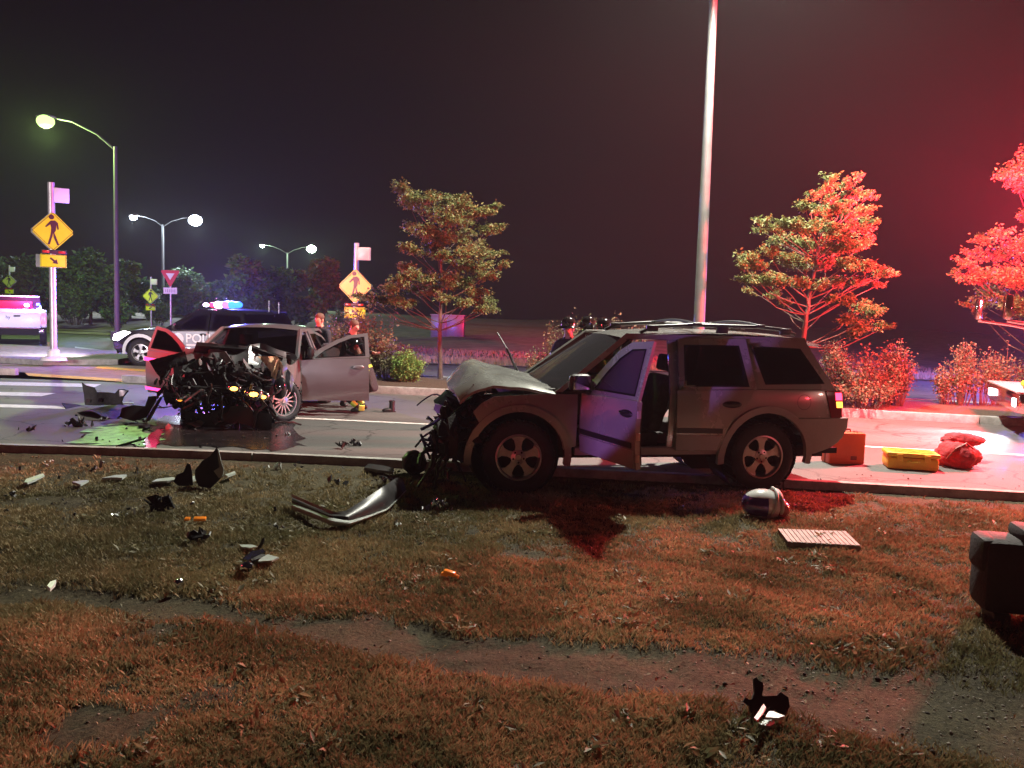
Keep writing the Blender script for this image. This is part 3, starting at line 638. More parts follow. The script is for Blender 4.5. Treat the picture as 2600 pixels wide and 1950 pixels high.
# pedestrian pictogram (unit square, y up)
def walker():
    P = []
    P.append([(math.cos(a) * .062 + -.03, math.sin(a) * .062 + .355) for a in np.linspace(0, 2 * math.pi, 13)[:-1]])
    P.append([(-.05, .265), (.05, .275), (.115, .215), (.135, .06), (.10, .05), (.082, .17), (.065, .02), (.03, -.03), (-.045, -.03), (-.04, .10), (-.06, .17), (-.155, .09), (-.175, .115), (-.075, .235)])
    P.append([(-.045, -.028), (.00, -.028), (-.015, -.12), (-.075, -.33), (-.125, -.325), (-.07, -.14)])
    P.append([(.00, -.028), (.03, -.028), (.07, -.14), (.135, -.325), (.09, -.34), (.02, -.16)])
    return P
def arrow(s=1):
    return [(-.16 * s, .13), (-.10 * s, .19), (.07 * s, .03), (.13 * s, .10), (.19 * s, -.15), (-.06 * s, -.11), (.01 * s, -.045)]
def crosswalk_sign(base, H, s, label, face, rz=0., dirn=1, pw=.055, lit=0, panel=True, backplate=True, gr='pedestrian crossing signs', plate_m=None, foot=True):
    """diamond sign of width s on a pole of height H; faces local -Y"""
    root = thing('crosswalk_sign', label, 'sign', base, rz, group=gr)
    zc = H - s * .5 - .72 * s
    mb = MB(); mb.tube([(0, 0, 0), (0, 0, H)], pw, 12); mb.build('post', M_galv, root)
    if foot:
        mb = MB(); mb.lathe([(pw * 1.1, .30), (pw * 1.7, .26), (pw * 1.9, .12), (pw * 3.6, .06), (pw * 3.8, 0)], seg=14); mb.build('base', M_white, root)
    def dia(k, y0, y1):
        m = MB(); h = s / 2 * k; c = h * .09
        pts = [(c, -h + c), (h - c, -c), (h - c, c), (c, h - c), (-c, h - c), (-h + c, c), (-h + c, -c), (-c, -h + c)]
        return m.prism(pts, lambda x, z: (x, y0, zc + z), lambda x, z: (x, y1, zc + z))
    d_ = dia(1, -pw - .03, -pw - .034).build('diamond_plate', face, root, smooth=False)
    m = MB(); h = s / 2; 
    for k in (.93,):
        o_ = [(0, -h * k), (h * k, 0), (0, h * k), (-h * k, 0)]; i_ = [(a * .968, b * .968) for a, b in o_]
        for j in range(4):
            q = [o_[j], o_[(j + 1) % 4], i_[(j + 1) % 4], i_[j]]; m.prism(q, lambda x, z: (x, -pw - .0345, zc + z), lambda x, z: (x, -pw - .037, zc + z))
    m.build('border', M_signblk, d_, smooth=False)
    m = MB()
    for q in walker(): m.prism([(x * s * -1 * dirn * -1, z * s) for x, z in q], lambda x, z: (x, -pw - .0345, zc + z), lambda x, z: (x, -pw - .038, zc + z))
    m.build('walking_figure', M_signblk, d_, smooth=False)
    if backplate:
        dia(.98, pw + .03, pw + .034).build('rear_plate', M_galv, root, smooth=False)
    za = zc - s * .5 - .30 * s * .6 - .06; w_, h_ = s * .60, s * .32
    m = MB(); m.box((0, -pw - .03, za), (w_, .012, h_), bev=.004); pl = m.build('arrow_plate', plate_m or face, root)
    m = MB(); m.prism([(x * h_ * 1.7, z * h_ * 1.5) for x, z in arrow(dirn)], lambda x, z: (x, -pw - .0375, za + z), lambda x, z: (x, -pw - .041, za + z)); m.build('arrow', M_signblk, pl, smooth=False)
    m = MB()
    for (a, b_, c_, d2) in ((0, h_ * .46, w_ * .94, .008), (0, -h_ * .46, w_ * .94, .008)): m.box((a, -pw - .0375, za + b_), (c_, .002, d2))
    for sx in (-1, 1): m.box((sx * w_ * .47, -pw - .0375, za), (.008, .002, h_ * .9))
    m.build('plate_border', M_signblk, pl, smooth=False)
    m = MB(); m.box((-.0 - w_ * .08, pw + .02, za), (w_, .012, h_), bev=.004); m.build('rear_arrow_plate', M_galv, root)
    # flashing beacon bar between the plates
    m = MB(); m.box((0, -pw - .05, za + h_ * .5 + .065 * s), (w_ * .98, .09, .10 * s), bev=.01); bar = m.build('beacon_bar', M_black, root)
    for sx in (-1, 1):
        m = MB(); m.box((sx * w_ * .30, -pw - .098, za + h_ * .5 + .065 * s), (w_ * .26, .012, .06 * s), bev=.004); m.build('beacon_lens', mat('beacon lens', (.45, .03, .02), .2), bar)
    if panel:
        m = MB(); m.box((pw + .14 * s, 0, H - .30 * s), (.36 * s, .14 * s, .36 * s), bev=.012); m.build('control_box', M_white, root)
    return root
b = Q(137, 915, .15)
sgn = crosswalk_sign(b, 4.65, 1.04, 'near pedestrian crossing sign on white post at left, arrow pointing down right', M_refl, rz=R(42), pw=.085)
b = D(901, 955, 21.5); b.z = .15
crosswalk_sign(b, D(905, 617, 21.5).z - .15, .90, 'bright yellow-green pedestrian crossing sign rising out of the red bush', M_fluo, rz=R(-4), pw=.065)
b = D(384, 835, 42); b.z = .03
crosswalk_sign(b, D(384, 705, 42).z, .78, 'small dull yellow pedestrian crossing sign left of the yield sign', M_refl, rz=R(6), dirn=-1, pw=.05, foot=False)
b = D(27, 840, 46); b.z = .03
crosswalk_sign(b, D(27, 675, 46).z, .72, 'small greenish pedestrian crossing sign above the pickup cab', mat('dull sign face', (.40, .48, .08), .5), rz=R(8), pw=.05, foot=False, plate_m=M_refl)
# yield sign with plate
b = D(434, 838, 38); b.z = .03; root = thing('yield_sign', 'red and white triangular yield sign with a small white plate under it', 'sign', b, R(4))
zt = D(432, 688, 38).z; zb = D(432, 729, 38).z; s = (zt - zb); zc = zt
mb = MB(); mb.tube([(0, 0, 0), (0, 0, zt)], .045, 10); mb.build('post', M_galv, root)
W = s * 1.12 / 2
mb = MB(); mb.prism([(-W + .03, zt), (W - .03, zt), (W, zt - .06), (.03, zb), (-.03, zb), (-W, zt - .06)], lambda x, z: (x, -.06, z), lambda x, z: (x, -.064, z)); tr_ = mb.build('triangle_plate', M_red, root, smooth=False)
k = .46; cz = zt - s * .36
mb = MB(); mb.prism([(-W * k, cz + s * .17), (W * k, cz + s * .17), (0, cz - s * .25)], lambda x, z: (x, -.066, z), lambda x, z: (x, -.069, z)); mb.build('white_centre', M_swhite, tr_, smooth=False)
z0 = D(432, 740, 38).z
mb = MB(); mb.box((0, -.06, z0), (.60, .006, .28)); pl = mb.build('supplementary_plate', M_swhite, root, smooth=False)
mb = MB()
for i, wd in enumerate((.05, .07, .03, .06, .07, .04)): mb.box((-.2 + i * .08, -.066, z0), (.022, .004, .12 + .03 * (i % 2)))
mb.build('lettering', mat('plate print', (.25, .22, .30), .5), pl, smooth=False)
# utility cabinet
b = D(1137, 866, 41); b.z = .35
root = thing('utility_cabinet', 'blue-lit metal utility cabinet standing behind the street tree', 'cabinet', b, R(-3))
W = 83 * 41 / F; Hh = 62 * 41 / F
M_cab = mat('cabinet paint', (.20, .22, .24), .35, metal=.2, var=.1, vs=3)
mb = MB(); mb.box((0, 0, Hh / 2 - .1), (W, .7, Hh + .1), bev=.02); mb.build('housing', M_cab, root)
mb = MB(); mb.box((0, -.02, Hh - .02), (W + .08, .80, .06), bev=.012); mb.build('lid', M_cab, root)
for sx in (-1, 1):
    mb = MB(); mb.box((sx * W * .245, -.365, Hh / 2 - .08), (W * .46, .02, Hh * .84), bev=.006); dr = mb.build('door', M_cab, root)
    mb = MB(); mb.box((sx * W * .06, -.385, Hh * .5), (.03, .03, .16), bev=.005); mb.build('handle', M_galv, dr)
# ================================================================ VEHICLES
M_tyre = mat('tyre rubber', (.018, .017, .018), .8, var=.3, vs=20, bump=.3, bs=60)
M_rim = mat('alloy wheel', (.42, .42, .42), .32, metal=.8, var=.15, vs=12)
M_dark = mat('dark interior', (.018, .014, .014), .85, var=.3, vs=12, bump=.3, bs=40)
M_under = mat('underbody', (.010, .009, .009), .9)
M_chrome = mat('chrome', (.75, .75, .76), .12, metal=1.)
M_amber = mat('lit amber lamp', (.5, .15, .01), .3, emit=(1, .42, .06), es=9)
M_amber2 = mat('dim amber lamp', (.5, .2, .03), .25, emit=(1, .36, .04), es=1.6)
M_seat = mat('grey seat cloth', (.055, .048, .048), .9, var=.25, vs=18, bump=.3, bs=90)
M_bag = mat('airbag cloth', (.42, .36, .30), .9, var=.2, vs=6, bump=.4, bs=20)
G_dark = glass('dark car glass', (.22, .22, .24), .5); G_milk = glass('haze reflection car glass', (.30, .32, .36), .6, milk=.14)  # milky share paints the grey haze reflection on the driver window
G_clear = glass('clear car glass', (.55, .58, .58), .4); G_crack = glass('cracked windshield', (.30, .33, .32), .4, rough=.08, milk=.08)
def arc(cx, cz, r, a0, a1, n=14): return [(cx + r * math.cos(R(lerp(a0, a1, k / n))), cz + r * math.sin(R(lerp(a0, a1, k / n)))) for k in range(n + 1)]
def wheel(parent, loc, r=.37, rr=.235, wd=.23, n=5, side=1, rot=None, style='hole', tilt=None):
    """wheel part with tyre and rim sub-parts; outer face towards side*Y"""
    o = bpy.data.objects.new('wheel', None); COL.objects.link(o); o.parent = parent; o.location = loc; o.rotation_euler = tilt or (0, 0, 0)
    s = side; h = wd / 2
    mb = MB(); mb.lathe([(rr, -h * .9), (rr + .02, -h), (r - .05, -h), (r - .012, -h * .78), (r, -h * .55), (r, h * .55), (r - .012, h * .78), (r - .05, h), (rr + .02, h), (rr, h * .9)], axis='Y', seg=40)
    for k in range(40):
        a = 2 * math.pi * k / 40; mb.box((r * math.cos(a), 0, r * math.sin(a)), (.03, wd * .9, .012), rot=(0, -a + math.pi / 2, 0))
    mb.build('tyre', M_tyre, o)
    mb = MB(); f = h * .55 * s
    mb.lathe([(rr, -h * .85 * s), (rr, h * .88 * s), (rr - .018, h * .9 * s), (rr - .028, h * .6 * s), (rr - .03, -h * .5 * s)], axis='Y', seg=40)
    mb.lathe([(0, f + .022 * s), (.03, f + .022 * s), (.034, f + .012 * s), (.075, f + .004 * s), (.08, f - .02 * s)], axis='Y', seg=20)
    for k in range(n):
        a = 2 * math.pi * k / n + .3; R3 = Euler((0, -a, 0)).to_matrix()
        if style == 'hole':
            po = [(.05, -.038), (.11, -.030), (.165, -.042), (rr - .02, -.098), (rr - .02, .098), (.165, .042), (.11, .030), (.05, .038)]
            inn = [(.175, 0), (rr - .035, -.035), (rr - .035, .035)]
            mb.prism(po, lambda x, z: R3 @ Vector((x, f, z)), lambda x, z: R3 @ Vector((x, f - .025 * s, z)))
        else:
            mb.prism([(.03, -.012), (rr - .02, -.010), (rr - .02, .010), (.03, .012)], lambda x, z: R3 @ Vector((x, f + .006 * s * (1 - x / rr), z)), lambda x, z: R3 @ Vector((x, f - .02 * s, z)))
    mb.build('rim', M_rim, o)
    mb = MB(); mb.lathe([(0, -.01 * s), (rr - .04, -.01 * s)], axis='Y', seg=24); mb.build('brake_disc', M_under, o)
    if style == 'hole':
        mb = MB()
        for k in range(5):
            a = 2 * math.pi * k / 5 + .9; mb.ball((.055 * math.cos(a), f + .010 * s, .055 * math.sin(a)), (.010, .008, .010), 8, 5)
        mb.build('wheel_nut', M_under, o)
    return o
def shrink(P, k):
    cx = sum(p[0] for p in P) / len(P); cz = sum(p[1] for p in P) / len(P); return [(cx + (x - cx) * k, cz + (z - cz) * (k - .01)) for x, z in P]
class Body:
    def __init__(s, W, belt, tumble, nose=(9, 1), tail=(-9, -8), bulge=.05, zmid=.7, drop=.035, bow=.06, deform=None):
        s.W, s.belt, s.tumble, s.nose, s.tail, s.bulge, s.zmid, s.drop, s.bow = W, belt, tumble, nose, tail, bulge, zmid, drop, bow; s.deform = deform or (lambda p: p)
    def w(s, x, z):
        k = 1.
        if x > s.nose[0]: k -= .16 * min(1, (x - s.nose[0]) / s.nose[1]) ** 2
        if x < s.tail[0]: k -= .12 * min(1, (s.tail[0] - x) / s.tail[1]) ** 2
        return s.W * k - s.bulge * ((z - s.zmid) / .45) ** 2 * (z < s.zmid) - s.bulge * .35 * max(0, (min(z, s.belt) - s.zmid) / .3) ** 2 - s.tumble * max(0, z - s.belt)
    def side(s, sg=1): return lambda x, z: s.deform(Vector((x, sg * s.w(x, z), z)))
    def top(s, spine, mb, nu=14, bow=None, drop=None, thick=.02, mi=0, sub=4, inset=0.):
        bow = s.bow if bow is None else bow; drop = s.drop if drop is None else drop; pts = []
        for i in range(len(spine) - 1):
            for k in range(sub): pts.append((lerp(spine[i][0], spine[i + 1][0], k / sub), lerp(spine[i][1], spine[i + 1][1], k / sub)))
        pts.append(spine[-1]); n = len(pts) - 1
        def f(dz):
            def g(a, b):
                i = min(int(a * n), n - 1); t = a * n - i; x = lerp(pts[i][0], pts[i + 1][0], t); z = lerp(pts[i][1], pts[i + 1][1], t); u = (b * 2 - 1)
                y = u * (s.w(x, z - drop) - inset); return s.deform(Vector((x - bow * u * u, y, z - drop * u * u - dz)))
            return g
        mb.grid(f(0), n, nu, mi); mb.grid(f(thick), n, nu, mi); return mb
def seat(root, x, y, z=.45, w=.5, mt=None, back=.62, name='seat'):
    mb = MB(); mb.box((x, y, z + .08), (.50, w, .16), bev=.05); mb.box((x - .27, y, z + .15 + back / 2), (.15, w * .96, back), rot=(0, R(-14), 0), bev=.05)
    if w < .8: mb.box((x - .37, y, z + .27 + back), (.10, w * .5, .18), rot=(0, R(-10), 0), bev=.03)
    return mb.build(name, mt or M_seat, root)
def jagged(mb, c, r, n, mi=0, sz=(.05, .22), seed=0, flat_=.35):
    """heap of torn sheet pieces"""
    q = random.Random(seed)
    for _ in range(n):
        gg = lambda: max(-.9, min(.9, q.gauss(0, .5))); p = Vector((gg() * r[0], gg() * r[1], gg() * r[2])) + Vector(c); k = q.randint(4, 6); s_ = q.uniform(*sz)
        M = Euler((q.uniform(0, 6), q.uniform(0, 6), q.uniform(0, 6))).to_matrix(); pts = [(math.cos(6.283 * i / k) * s_ * q.uniform(.3, 1.2), math.sin(6.283 * i / k) * s_ * q.uniform(.3, 1) * .7) for i in range(k)]
        bend = q.uniform(-2, 2); mb.prism(pts, lambda x, z: p + M @ Vector((x, bend * x * x, z)), lambda x, z: p + M @ Vector((x, bend * x * x + .012, z)))
    return mb
def hoses(mb, c, r, n, seed=0, rad=(.008, .022)):
    q = random.Random(seed)
    for _ in range(n):
        a = Vector((q.gauss(0, .5) * r[0], q.gauss(0, .5) * r[1], q.gauss(0, .5) * r[2])) + Vector(c); pts = [a]; d = Vector((q.uniform(-1, 1), q.uniform(-1, 1), q.uniform(-1, .6))).normalized()
        for k in range(6): d = (d + Vector((q.uniform(-.6, .6), q.uniform(-.6, .6), q.uniform(-.6, .3)))).normalized(); pts.append(pts[-1] + d * .07)
        mb.tube(pts, q.uniform(*rad), 6)
    return mb
# ---------------------------------------------------------------- crashed off-road car (near)
M_jeep = mat('champagne car paint', (.25, .255, .235), .26, metal=.25, var=.05, vs=2, coat=.5)
M_clad = mat('grey lower cladding', (.24, .235, .22), .5, var=.08, vs=4)
YAW = R(192)
jr = Q(1932, 1247, 0.0)                                   # contact of the near rear wheel
ly_ = Vector((-math.sin(YAW), math.cos(YAW), 0))
jb = jr - ly_ * .86
jeep = thing('off_road_car', 'crashed champagne silver off-road car with buckled hood, open doors and torn-off front', 'car', jb, YAW)
B = Body(.915, 1.08, .30, nose=(2.7, 1.), tail=(-.35, .8), bulge=.045, zmid=.78, drop=.03, bow=.05)
L = B.side(1); Rr = B.side(-1)
A1 = lambda a0, a1, r=.47, n=14: arc(0, .38, r, a0, a1, n)
A2 = lambda a0, a1, r=.47, n=14: arc(2.69, .38, r, a0, a1, n)
quarter = [(.20, 1.10), (-.80, 1.10), (-.86, .80)] + [p for p in A1(116, 2)] + [(.54, .42), (.50, .60), (.41, .84), (.25, .98)]
fender = [(2.10, 1.03), (2.10, .50), (2.19, .47)] + A2(170, 38) + [(3.10, .74), (3.16, .84), (3.08, .93), (2.95, 1.0), (2.5, 1.03)]
bump_side = [(-.20, .795)] + A1(118, 180) + [(-.47, .40), (-.60, .415), (-.80, .48), (-.93, .58), (-.985, .69), (-.99, .795)]
fd = [(2.07, 1.045), (1.06, 1.075), (1.05, .45), (2.07, .45)]
fo = [(2.05, 1.05), (1.78, 1.34), (1.60, 1.50), (1.42, 1.59), (1.08, 1.615), (1.05, 1.08)]; fi = [(1.86, 1.10), (1.70, 1.29), (1.55, 1.43), (1.38, 1.525), (1.16, 1.54), (1.12, 1.11)]
rd = [(1.03, 1.08), (.20, 1.10), (.25, .98), (.41, .84), (.50, .62), (.56, .45), (1.02, .45)]
ro = [(1.01, 1.085), (1.00, 1.615), (.26, 1.625), (.17, 1.11)]; ri = [(.95, 1.12), (.94, 1.55), (.34, 1.555), (.25, 1.13)]
qo = [(.23, 1.625), (-.50, 1.60), (-.81, 1.105), (.15, 1.105)]; qi = [(.16, 1.555), (-.42, 1.535), (-.68, 1.165), (.03, 1.15)]
for sg, F_ in ((1, L), (-1, Rr)):
    mb = MB(); shell(mb, quarter, F_, .02); mb.build('quarter_panel', M_jeep, jeep)
    mb = MB(); shell(mb, fender, F_, .02); mb.build('front_fender', M_jeep, jeep)
    mb = MB(); shell(mb, ring(qo, qi), F_, .02, step=.2); fr = mb.build('window_frame', M_jeep, jeep)
    mb = MB(); shell(mb, qi, F_, .006, off=-.012, step=.2); mb.build('window', G_dark, fr)
    mb = MB(); shell(mb, ring(qi, shrink(qi, .93)), F_, .012, off=.003, step=.3); mb.build('window_seal', M_blackg, fr)
    mb = MB(); shell(mb, bump_side, F_, .03, off=.012); mb.build('bumper_side', M_clad, jeep)
    for k, AA in enumerate((A1, A2)):
        mb = MB(); shell(mb, AA(-8, 188, .475, 20) + AA(188, -8, .545, 20), F_, .05, off=.035, step=.1); mb.build('wheel_arch_flare', M_clad if k == 0 else M_jeep, jeep)
    mb = MB(); shell(mb, [(2.10, .40), (.50, .40), (.50, .475), (2.10, .475)], F_, .05, off=-.02); mb.build('sill', M_clad, jeep)
    mb = MB(); shell(mb, [(1.10, .46), (.98, .46), (.97, 1.64), (1.08, 1.64)], F_, .03, off=-.045, step=.15)
    shell(mb, [(2.34, 1.05), (2.26, 1.05), (1.55, 1.58), (1.58, 1.63)], F_, .05, off=-.004, step=.15)
    shell(mb, [(1.62, 1.60), (-.52, 1.60), (-.50, 1.655), (1.55, 1.655)], F_, .03, off=-.012, step=.15)
    shell(mb, [(.24, .98), (.10, .98), (.06, 1.64), (.24, 1.64)], F_, .03, off=-.05, step=.15)
    mb.build('pillar', M_jeep, jeep)
# top skin
mb = MB(); B.top([(1.60, 1.625), (1.35, 1.672), (.9, 1.70), (.3, 1.705), (-.3, 1.68), (-.55, 1.635), (-.62, 1.60)], mb); mb.build('roof', M_jeep, jeep)
mb = MB(); B.top([(2.36, 1.10), (1.60, 1.625)], mb, thick=.008, bow=.10, inset=.03); mb.build('windshield', G_crack, jeep)
mb = MB(); B.top([(-.62, 1.60), (-.88, 1.08)], mb, thick=.006, bow=-.06, inset=.05); mb.build('rear_window', G_dark, jeep)
mb = MB(); B.top([(-.88, 1.10), (-.93, .95), (-.95, .80)], mb, bow=-.05, drop=0); mb.build('tailgate', M_jeep, jeep)
mb = MB(); B.top([(-.96, .81), (-1.03, .78), (-1.05, .68), (-1.0, .56), (-.9, .50)], mb, bow=-.09, drop=.0, thick=.03); mb.build('rear_bumper', M_clad, jeep)
# tail lamps
for sg, F_ in ((1, L), (-1, Rr)):
    lampP = bpy.data.objects.new('tail_lamp', None); COL.objects.link(lampP); lampP.parent = jeep
    on = sg == 1
    mb = MB(); shell(mb, [(-.68, 1.09), (-.868, 1.09), (-.905, .80), (-.76, .80)], F_, .04, off=.012, step=.06); mb.build('lamp_housing', mat('tail lamp red', (.16, .004, .010), .18, coat=.6), lampP)
    mb = MB(); shell(mb, [(-.80, 1.07), (-.88, 1.07), (-.89, .99), (-.81, .99)], F_, .01, off=.018, step=.06); mb.build('brake_light', mat('lit brake lamp', (.5, .01, .02), .2, emit=(1, .03, .08), es=7), lampP)
    mb = MB(); shell(mb, [(-.815, .975), (-.893, .975), (-.90, .91), (-.825, .91)], F_, .01, off=.018, step=.06); mb.build('turn_signal', mat('lit turn lamp', (.5, .2, .02), .2, emit=(1, .38, .05), es=4), lampP)
# fuel flap
mb = MB(); n = 28; c0 = (-.42, .97)
for k in range(n):
    a0, a1 = 2 * math.pi * k / n, 2 * math.pi * (k + 1) / n; q = lambda a, r: L(c0[0] + r * math.cos(a), c0[1] + r * math.sin(a)) + Vector((0, .001, 0))
    mb.add([q(a0, .078), q(a1, .078), q(a1, .082), q(a0, .082)], [(0, 1, 2, 3)])
mb.build('fuel_flap', M_under, jeep, smooth=False)
# roof rails
for sg in (1, -1):
    mb = MB(); mb.tube([(1.35, sg * .585, 1.66), (1.2, sg * .59, 1.725), (.8, sg * .60, 1.755), (0, sg * .60, 1.755), (-.32, sg * .59, 1.73), (-.45, sg * .585, 1.68)], .02, 8)
    for x in (1.22, .42, -.33): mb.box((x, sg * .595, 1.71), (.13, .045, .07), bev=.012)
    mb.build('roof_rail', M_black, jeep)
for x in (.72, -.02):
    mb = MB(); mb.tube([(x, -.61 + 1.22 * k / 8, 1.765 + .035 * math.sin(math.pi * k / 8)) for k in range(9)], .017, 8)
    for sg in (1, -1): mb.box((x, sg * .60, 1.765), (.10, .06, .035), bev=.01)
    mb.build('cross_bar', M_black, jeep)
# hood: buckled
def hoodf(dz):
    def g(a, b):
        x = lerp(2.30, 3.30, a); u = b * 2 - 1; y = u * (.82 - .07 * a * a)
        zn = interp(x, [2.3, 2.45, 2.75, 3.0, 3.12, 3.22, 3.30], [1.04, 1.07, 1.125, 1.135, 1.09, 1.03, .96]); zf = interp(x, [2.3, 2.5, 2.8, 3.02, 3.10, 3.2, 3.30], [1.10, 1.15, 1.21, 1.275, 1.25, 1.15, 1.04])
        z = lerp(zf, zn, b) + .035 * (1 - u * u) + .008 * math.sin(9 * x + 4 * u) * a + .006 * math.sin(23 * x - 9 * u) * a
        z += .012 * math.exp(-((abs(u) - .62) / .07) ** 2) - .035 * max(0, u - .86) / .14
        return Vector((x - .07 * u * u + .04 * u * a, y, z - dz))
    return g
mb = MB(); mb.grid(hoodf(0), 26, 22, 0); mb.grid(hoodf(.022), 26, 22, 0)
for b_ in (0, 1): mb.grid(lambda a, t: hoodf(.028 * t)(a, b_), 26, 1)
for a_ in (0, 1): mb.grid(lambda b__, t: hoodf(.028 * t)(a_, b__), 22, 1)
hood = mb.build('hood', M_jeep, jeep, label='buckled pale hood pushed up with its front edge folded down')
# interior
mb = MB(); mb.box((.65, 0, .42), (3.2, 1.5, .06)); mb.box((.9, 0, .40), (3.6, 1.1, .16)); mb.box((-.3, 0, .70), (1.0, 1.45, .04)); mb.build('floor', M_under, jeep)
mb = MB(); mb.box((2.05, 0, .92), (.36, 1.5, .28), bev=.05); mb.tube([(1.85, .38 + .18 * math.cos(a), .98 + .18 * math.sin(a)) for a in np.linspace(0, 6.283, 19)], .016, 6, cap=False); mb.build('dashboard', M_dark, jeep)
mb = MB(); mb.box((2.24, 0, .75), (.05, 1.6, .60)); mb.build('firewall', M_under, jeep)
for (x, y) in ((1.35, .40), (1.35, -.40)): seat(jeep, x, y)
seat(jeep, .45, 0, w=1.25, name='rear_bench')
mb = MB(); mb.box((-.25, 0, 1.0), (.04, 1.4, .5)); mb.build('cargo_cover', M_dark, jeep)
for (x, y) in ((0, .60), (0, -.60), (2.69, .60), (2.69, -.60)):
    mb = MB(); mb.lathe([(.46, -.18), (.46, .16)], axis='Y', seg=24, c=(x, y, .40)); mb.lathe([(.0, 0), (.46, 0)], axis='Y', seg=24, c=(x, y - .18 * (1 if y > 0 else -1), .40)); mb.build('wheel_well', M_under, jeep)
wheel(jeep, (0, .76, .37), side=1); wheel(jeep, (0, -.76, .37), side=-1)
wheel(jeep, (2.66, .74, .37), side=1, tilt=(R(4), 0, R(-9))); wheel(jeep, (2.62, -.74, .37), side=-1, tilt=(0, 0, R(-9)))
# doors (hinged)
def door(root, Bd, lower, fouter, finner, hinge, theta, M, G, sg=1, trim=None, mirror=False, hz=.93, hx=None, name='front_door', label=None, thick=.05, frame_t=.03, clad=None, hnd=M_black, tx0=0):
    o = bpy.data.objects.new(name, None); COL.objects.link(o); o.parent = root
    h = Vector((hinge, sg * Bd.w(hinge, .7), 0)); o.location = h; o.rotation_euler = (0, 0, -sg * theta)
    if label: o['label'] = label
    Fm = Bd.side(sg); g = lambda x, z: Fm(x, z) - h
    def sh(mb, poly, t, off=0, step=.12):
        # same as shell, but the outward test needs body coordinates
        b = MB(); shell(b, poly, Fm, t, off, step); b.v = [tuple(Vector(v) - h) for v in b.v]; k = len(mb.v); mb.v += b.v; mb.f += [tuple(i + k for i in f) for f in b.f]; mb.m += b.m
    mb = MB(); sh(mb, lower, thick); mb.build('door_panel', M, o)
    mb = MB(); sh(mb, ring(fouter, finner), frame_t, step=.3); mb.build('window_frame', M, o)
    if G: mb = MB(); sh(mb, finner, .005, off=-.012, step=.3); mb.build('window', G, o)
    mb = MB(); sh(mb, ring(finner, shrink(finner, .94)), .012, off=.003, step=.4); mb.build('window_seal', M_blackg, o)
    cx = sum(p[0] for p in lower) / len(lower); cz = sum(p[1] for p in lower) / len(lower)
    mb = MB(); sh(mb, [(lerp(cx, x, .93), lerp(cz, z, .93)) for x, z in lower], .035, off=-thick - .002); mb.build('inner_trim', M_dark, o)
    if hx is not None:
        mb = MB(); p = g(hx, hz); mb.ball(p + Vector((0, sg * .006, 0)), (.105, .022, .036), 20, 10); mb.build('door_handle', hnd, o)
        if hnd is M_black: mb = MB(); mb.tube([p + Vector((-.07, sg * .03, .012)), p + Vector((.07, sg * .03, .012))], .010, 8); mb.build('handle_grip', M_blackg, o)
    if trim:
        xs = [p[0] for p in lower]; mb = MB(); sh(mb, [(max(xs) - .01, trim - .025), (max(xs) - .01, trim + .025), (max(min(xs) + .06, tx0), trim + .025), (max(min(xs) + .06, tx0), trim - .025)], .01, off=.013); mb.build('rubbing_strip', M_black, o)
    if clad:
        xs = [p[0] for p in lower]; mb = MB(); sh(mb, [(max(xs) - .01, .46), (max(xs) - .01, clad), (max(min(xs) + .03, tx0), clad), (max(min(xs) + .03, tx0 + .05), .46)], .012, off=.010); mb.build('lower_cladding', M_clad, o)
    if mirror:
        mr = bpy.data.objects.new('side_mirror', None); COL.objects.link(mr); mr.parent = o; x = max(p[0] for p in lower) - .17; z = max(p[1] for p in lower) + .09
        p = g(x, z) + Vector((.02, sg * .14, 0)); mb = MB(); mb.box(p, (.10, .23, .17), bev=.045); mb.tube([p - Vector((0, sg * .05, .06)), g(x, z - .10)], .03, 8); mb.build('mirror_housing', M_black, mr)
        mb = MB(); mb.box(p - Vector((.052, 0, 0)), (.004, .19, .13), bev=.0015); mb.build('mirror_glass', M_chrome, mr)
    return o
d1 = door(jeep, B, fd, fo, fi, 2.08, R(77), M_jeep, G_milk, trim=.665, mirror=True, hz=.945, hx=1.22, name='front_door', label='driver door swung wide open, lit purple', clad=.62)
for z in (.55, .75, .95): mb = MB(); mb.box((-1.028, -.03, z), (.012, .04, .07), bev=.004); mb.build('door_latch', M_bag, d1)
d2 = door(jeep, B, rd, ro, ri, 1.03, R(5), M_jeep, G_dark, trim=.665, hz=.945, hx=.44, tx0=.53, name='rear_door', label='rear left door standing slightly ajar', clad=.62)
door(jeep, B, fd, fo, fi, 2.08, R(0), M_jeep, G_dark, sg=-1, trim=.665, mirror=True, hz=.945, hx=1.22, name='front_door')
door(jeep, B, rd, ro, ri, 1.03, R(62), M_jeep, None, sg=-1, trim=.665, hz=.945, hx=.44, tx0=.53, name='rear_door')
# ruined front
M_wreck = mat('burnt dark metal', (.012, .010, .010), .7, metal=.0, spec=.2, var=.5, vs=9, bump=.6, bs=25)
M_wreck2 = mat('torn grey metal', (.20, .19, .20), .4, metal=.6, var=.4, vs=8)
mb = MB(); mb.box((2.75, 0, .70), (.62, .85, .42), rot=(.05, .08, .1), bev=.06); mb.box((2.88, .1, .84), (.35, .5, .14), rot=(.1, -.1, .3), bev=.04); mb.build('engine', M_wreck, jeep)
mb = MB(); mb.grid(lambda a, b: Vector((3.22 + .10 * math.sin(7 * b) + .07 * math.sin(11 * a), lerp(-.6, .78, b), lerp(.42, .90, a) + .04 * math.sin(9 * b))), 8, 14); mb.grid(lambda a, b: Vector((3.25 + .10 * math.sin(7 * b) + .07 * math.sin(11 * a), lerp(-.6, .78, b), lerp(.42, .90, a) + .04 * math.sin(9 * b))), 8, 14); mb.build('radiator', M_wreck, jeep)
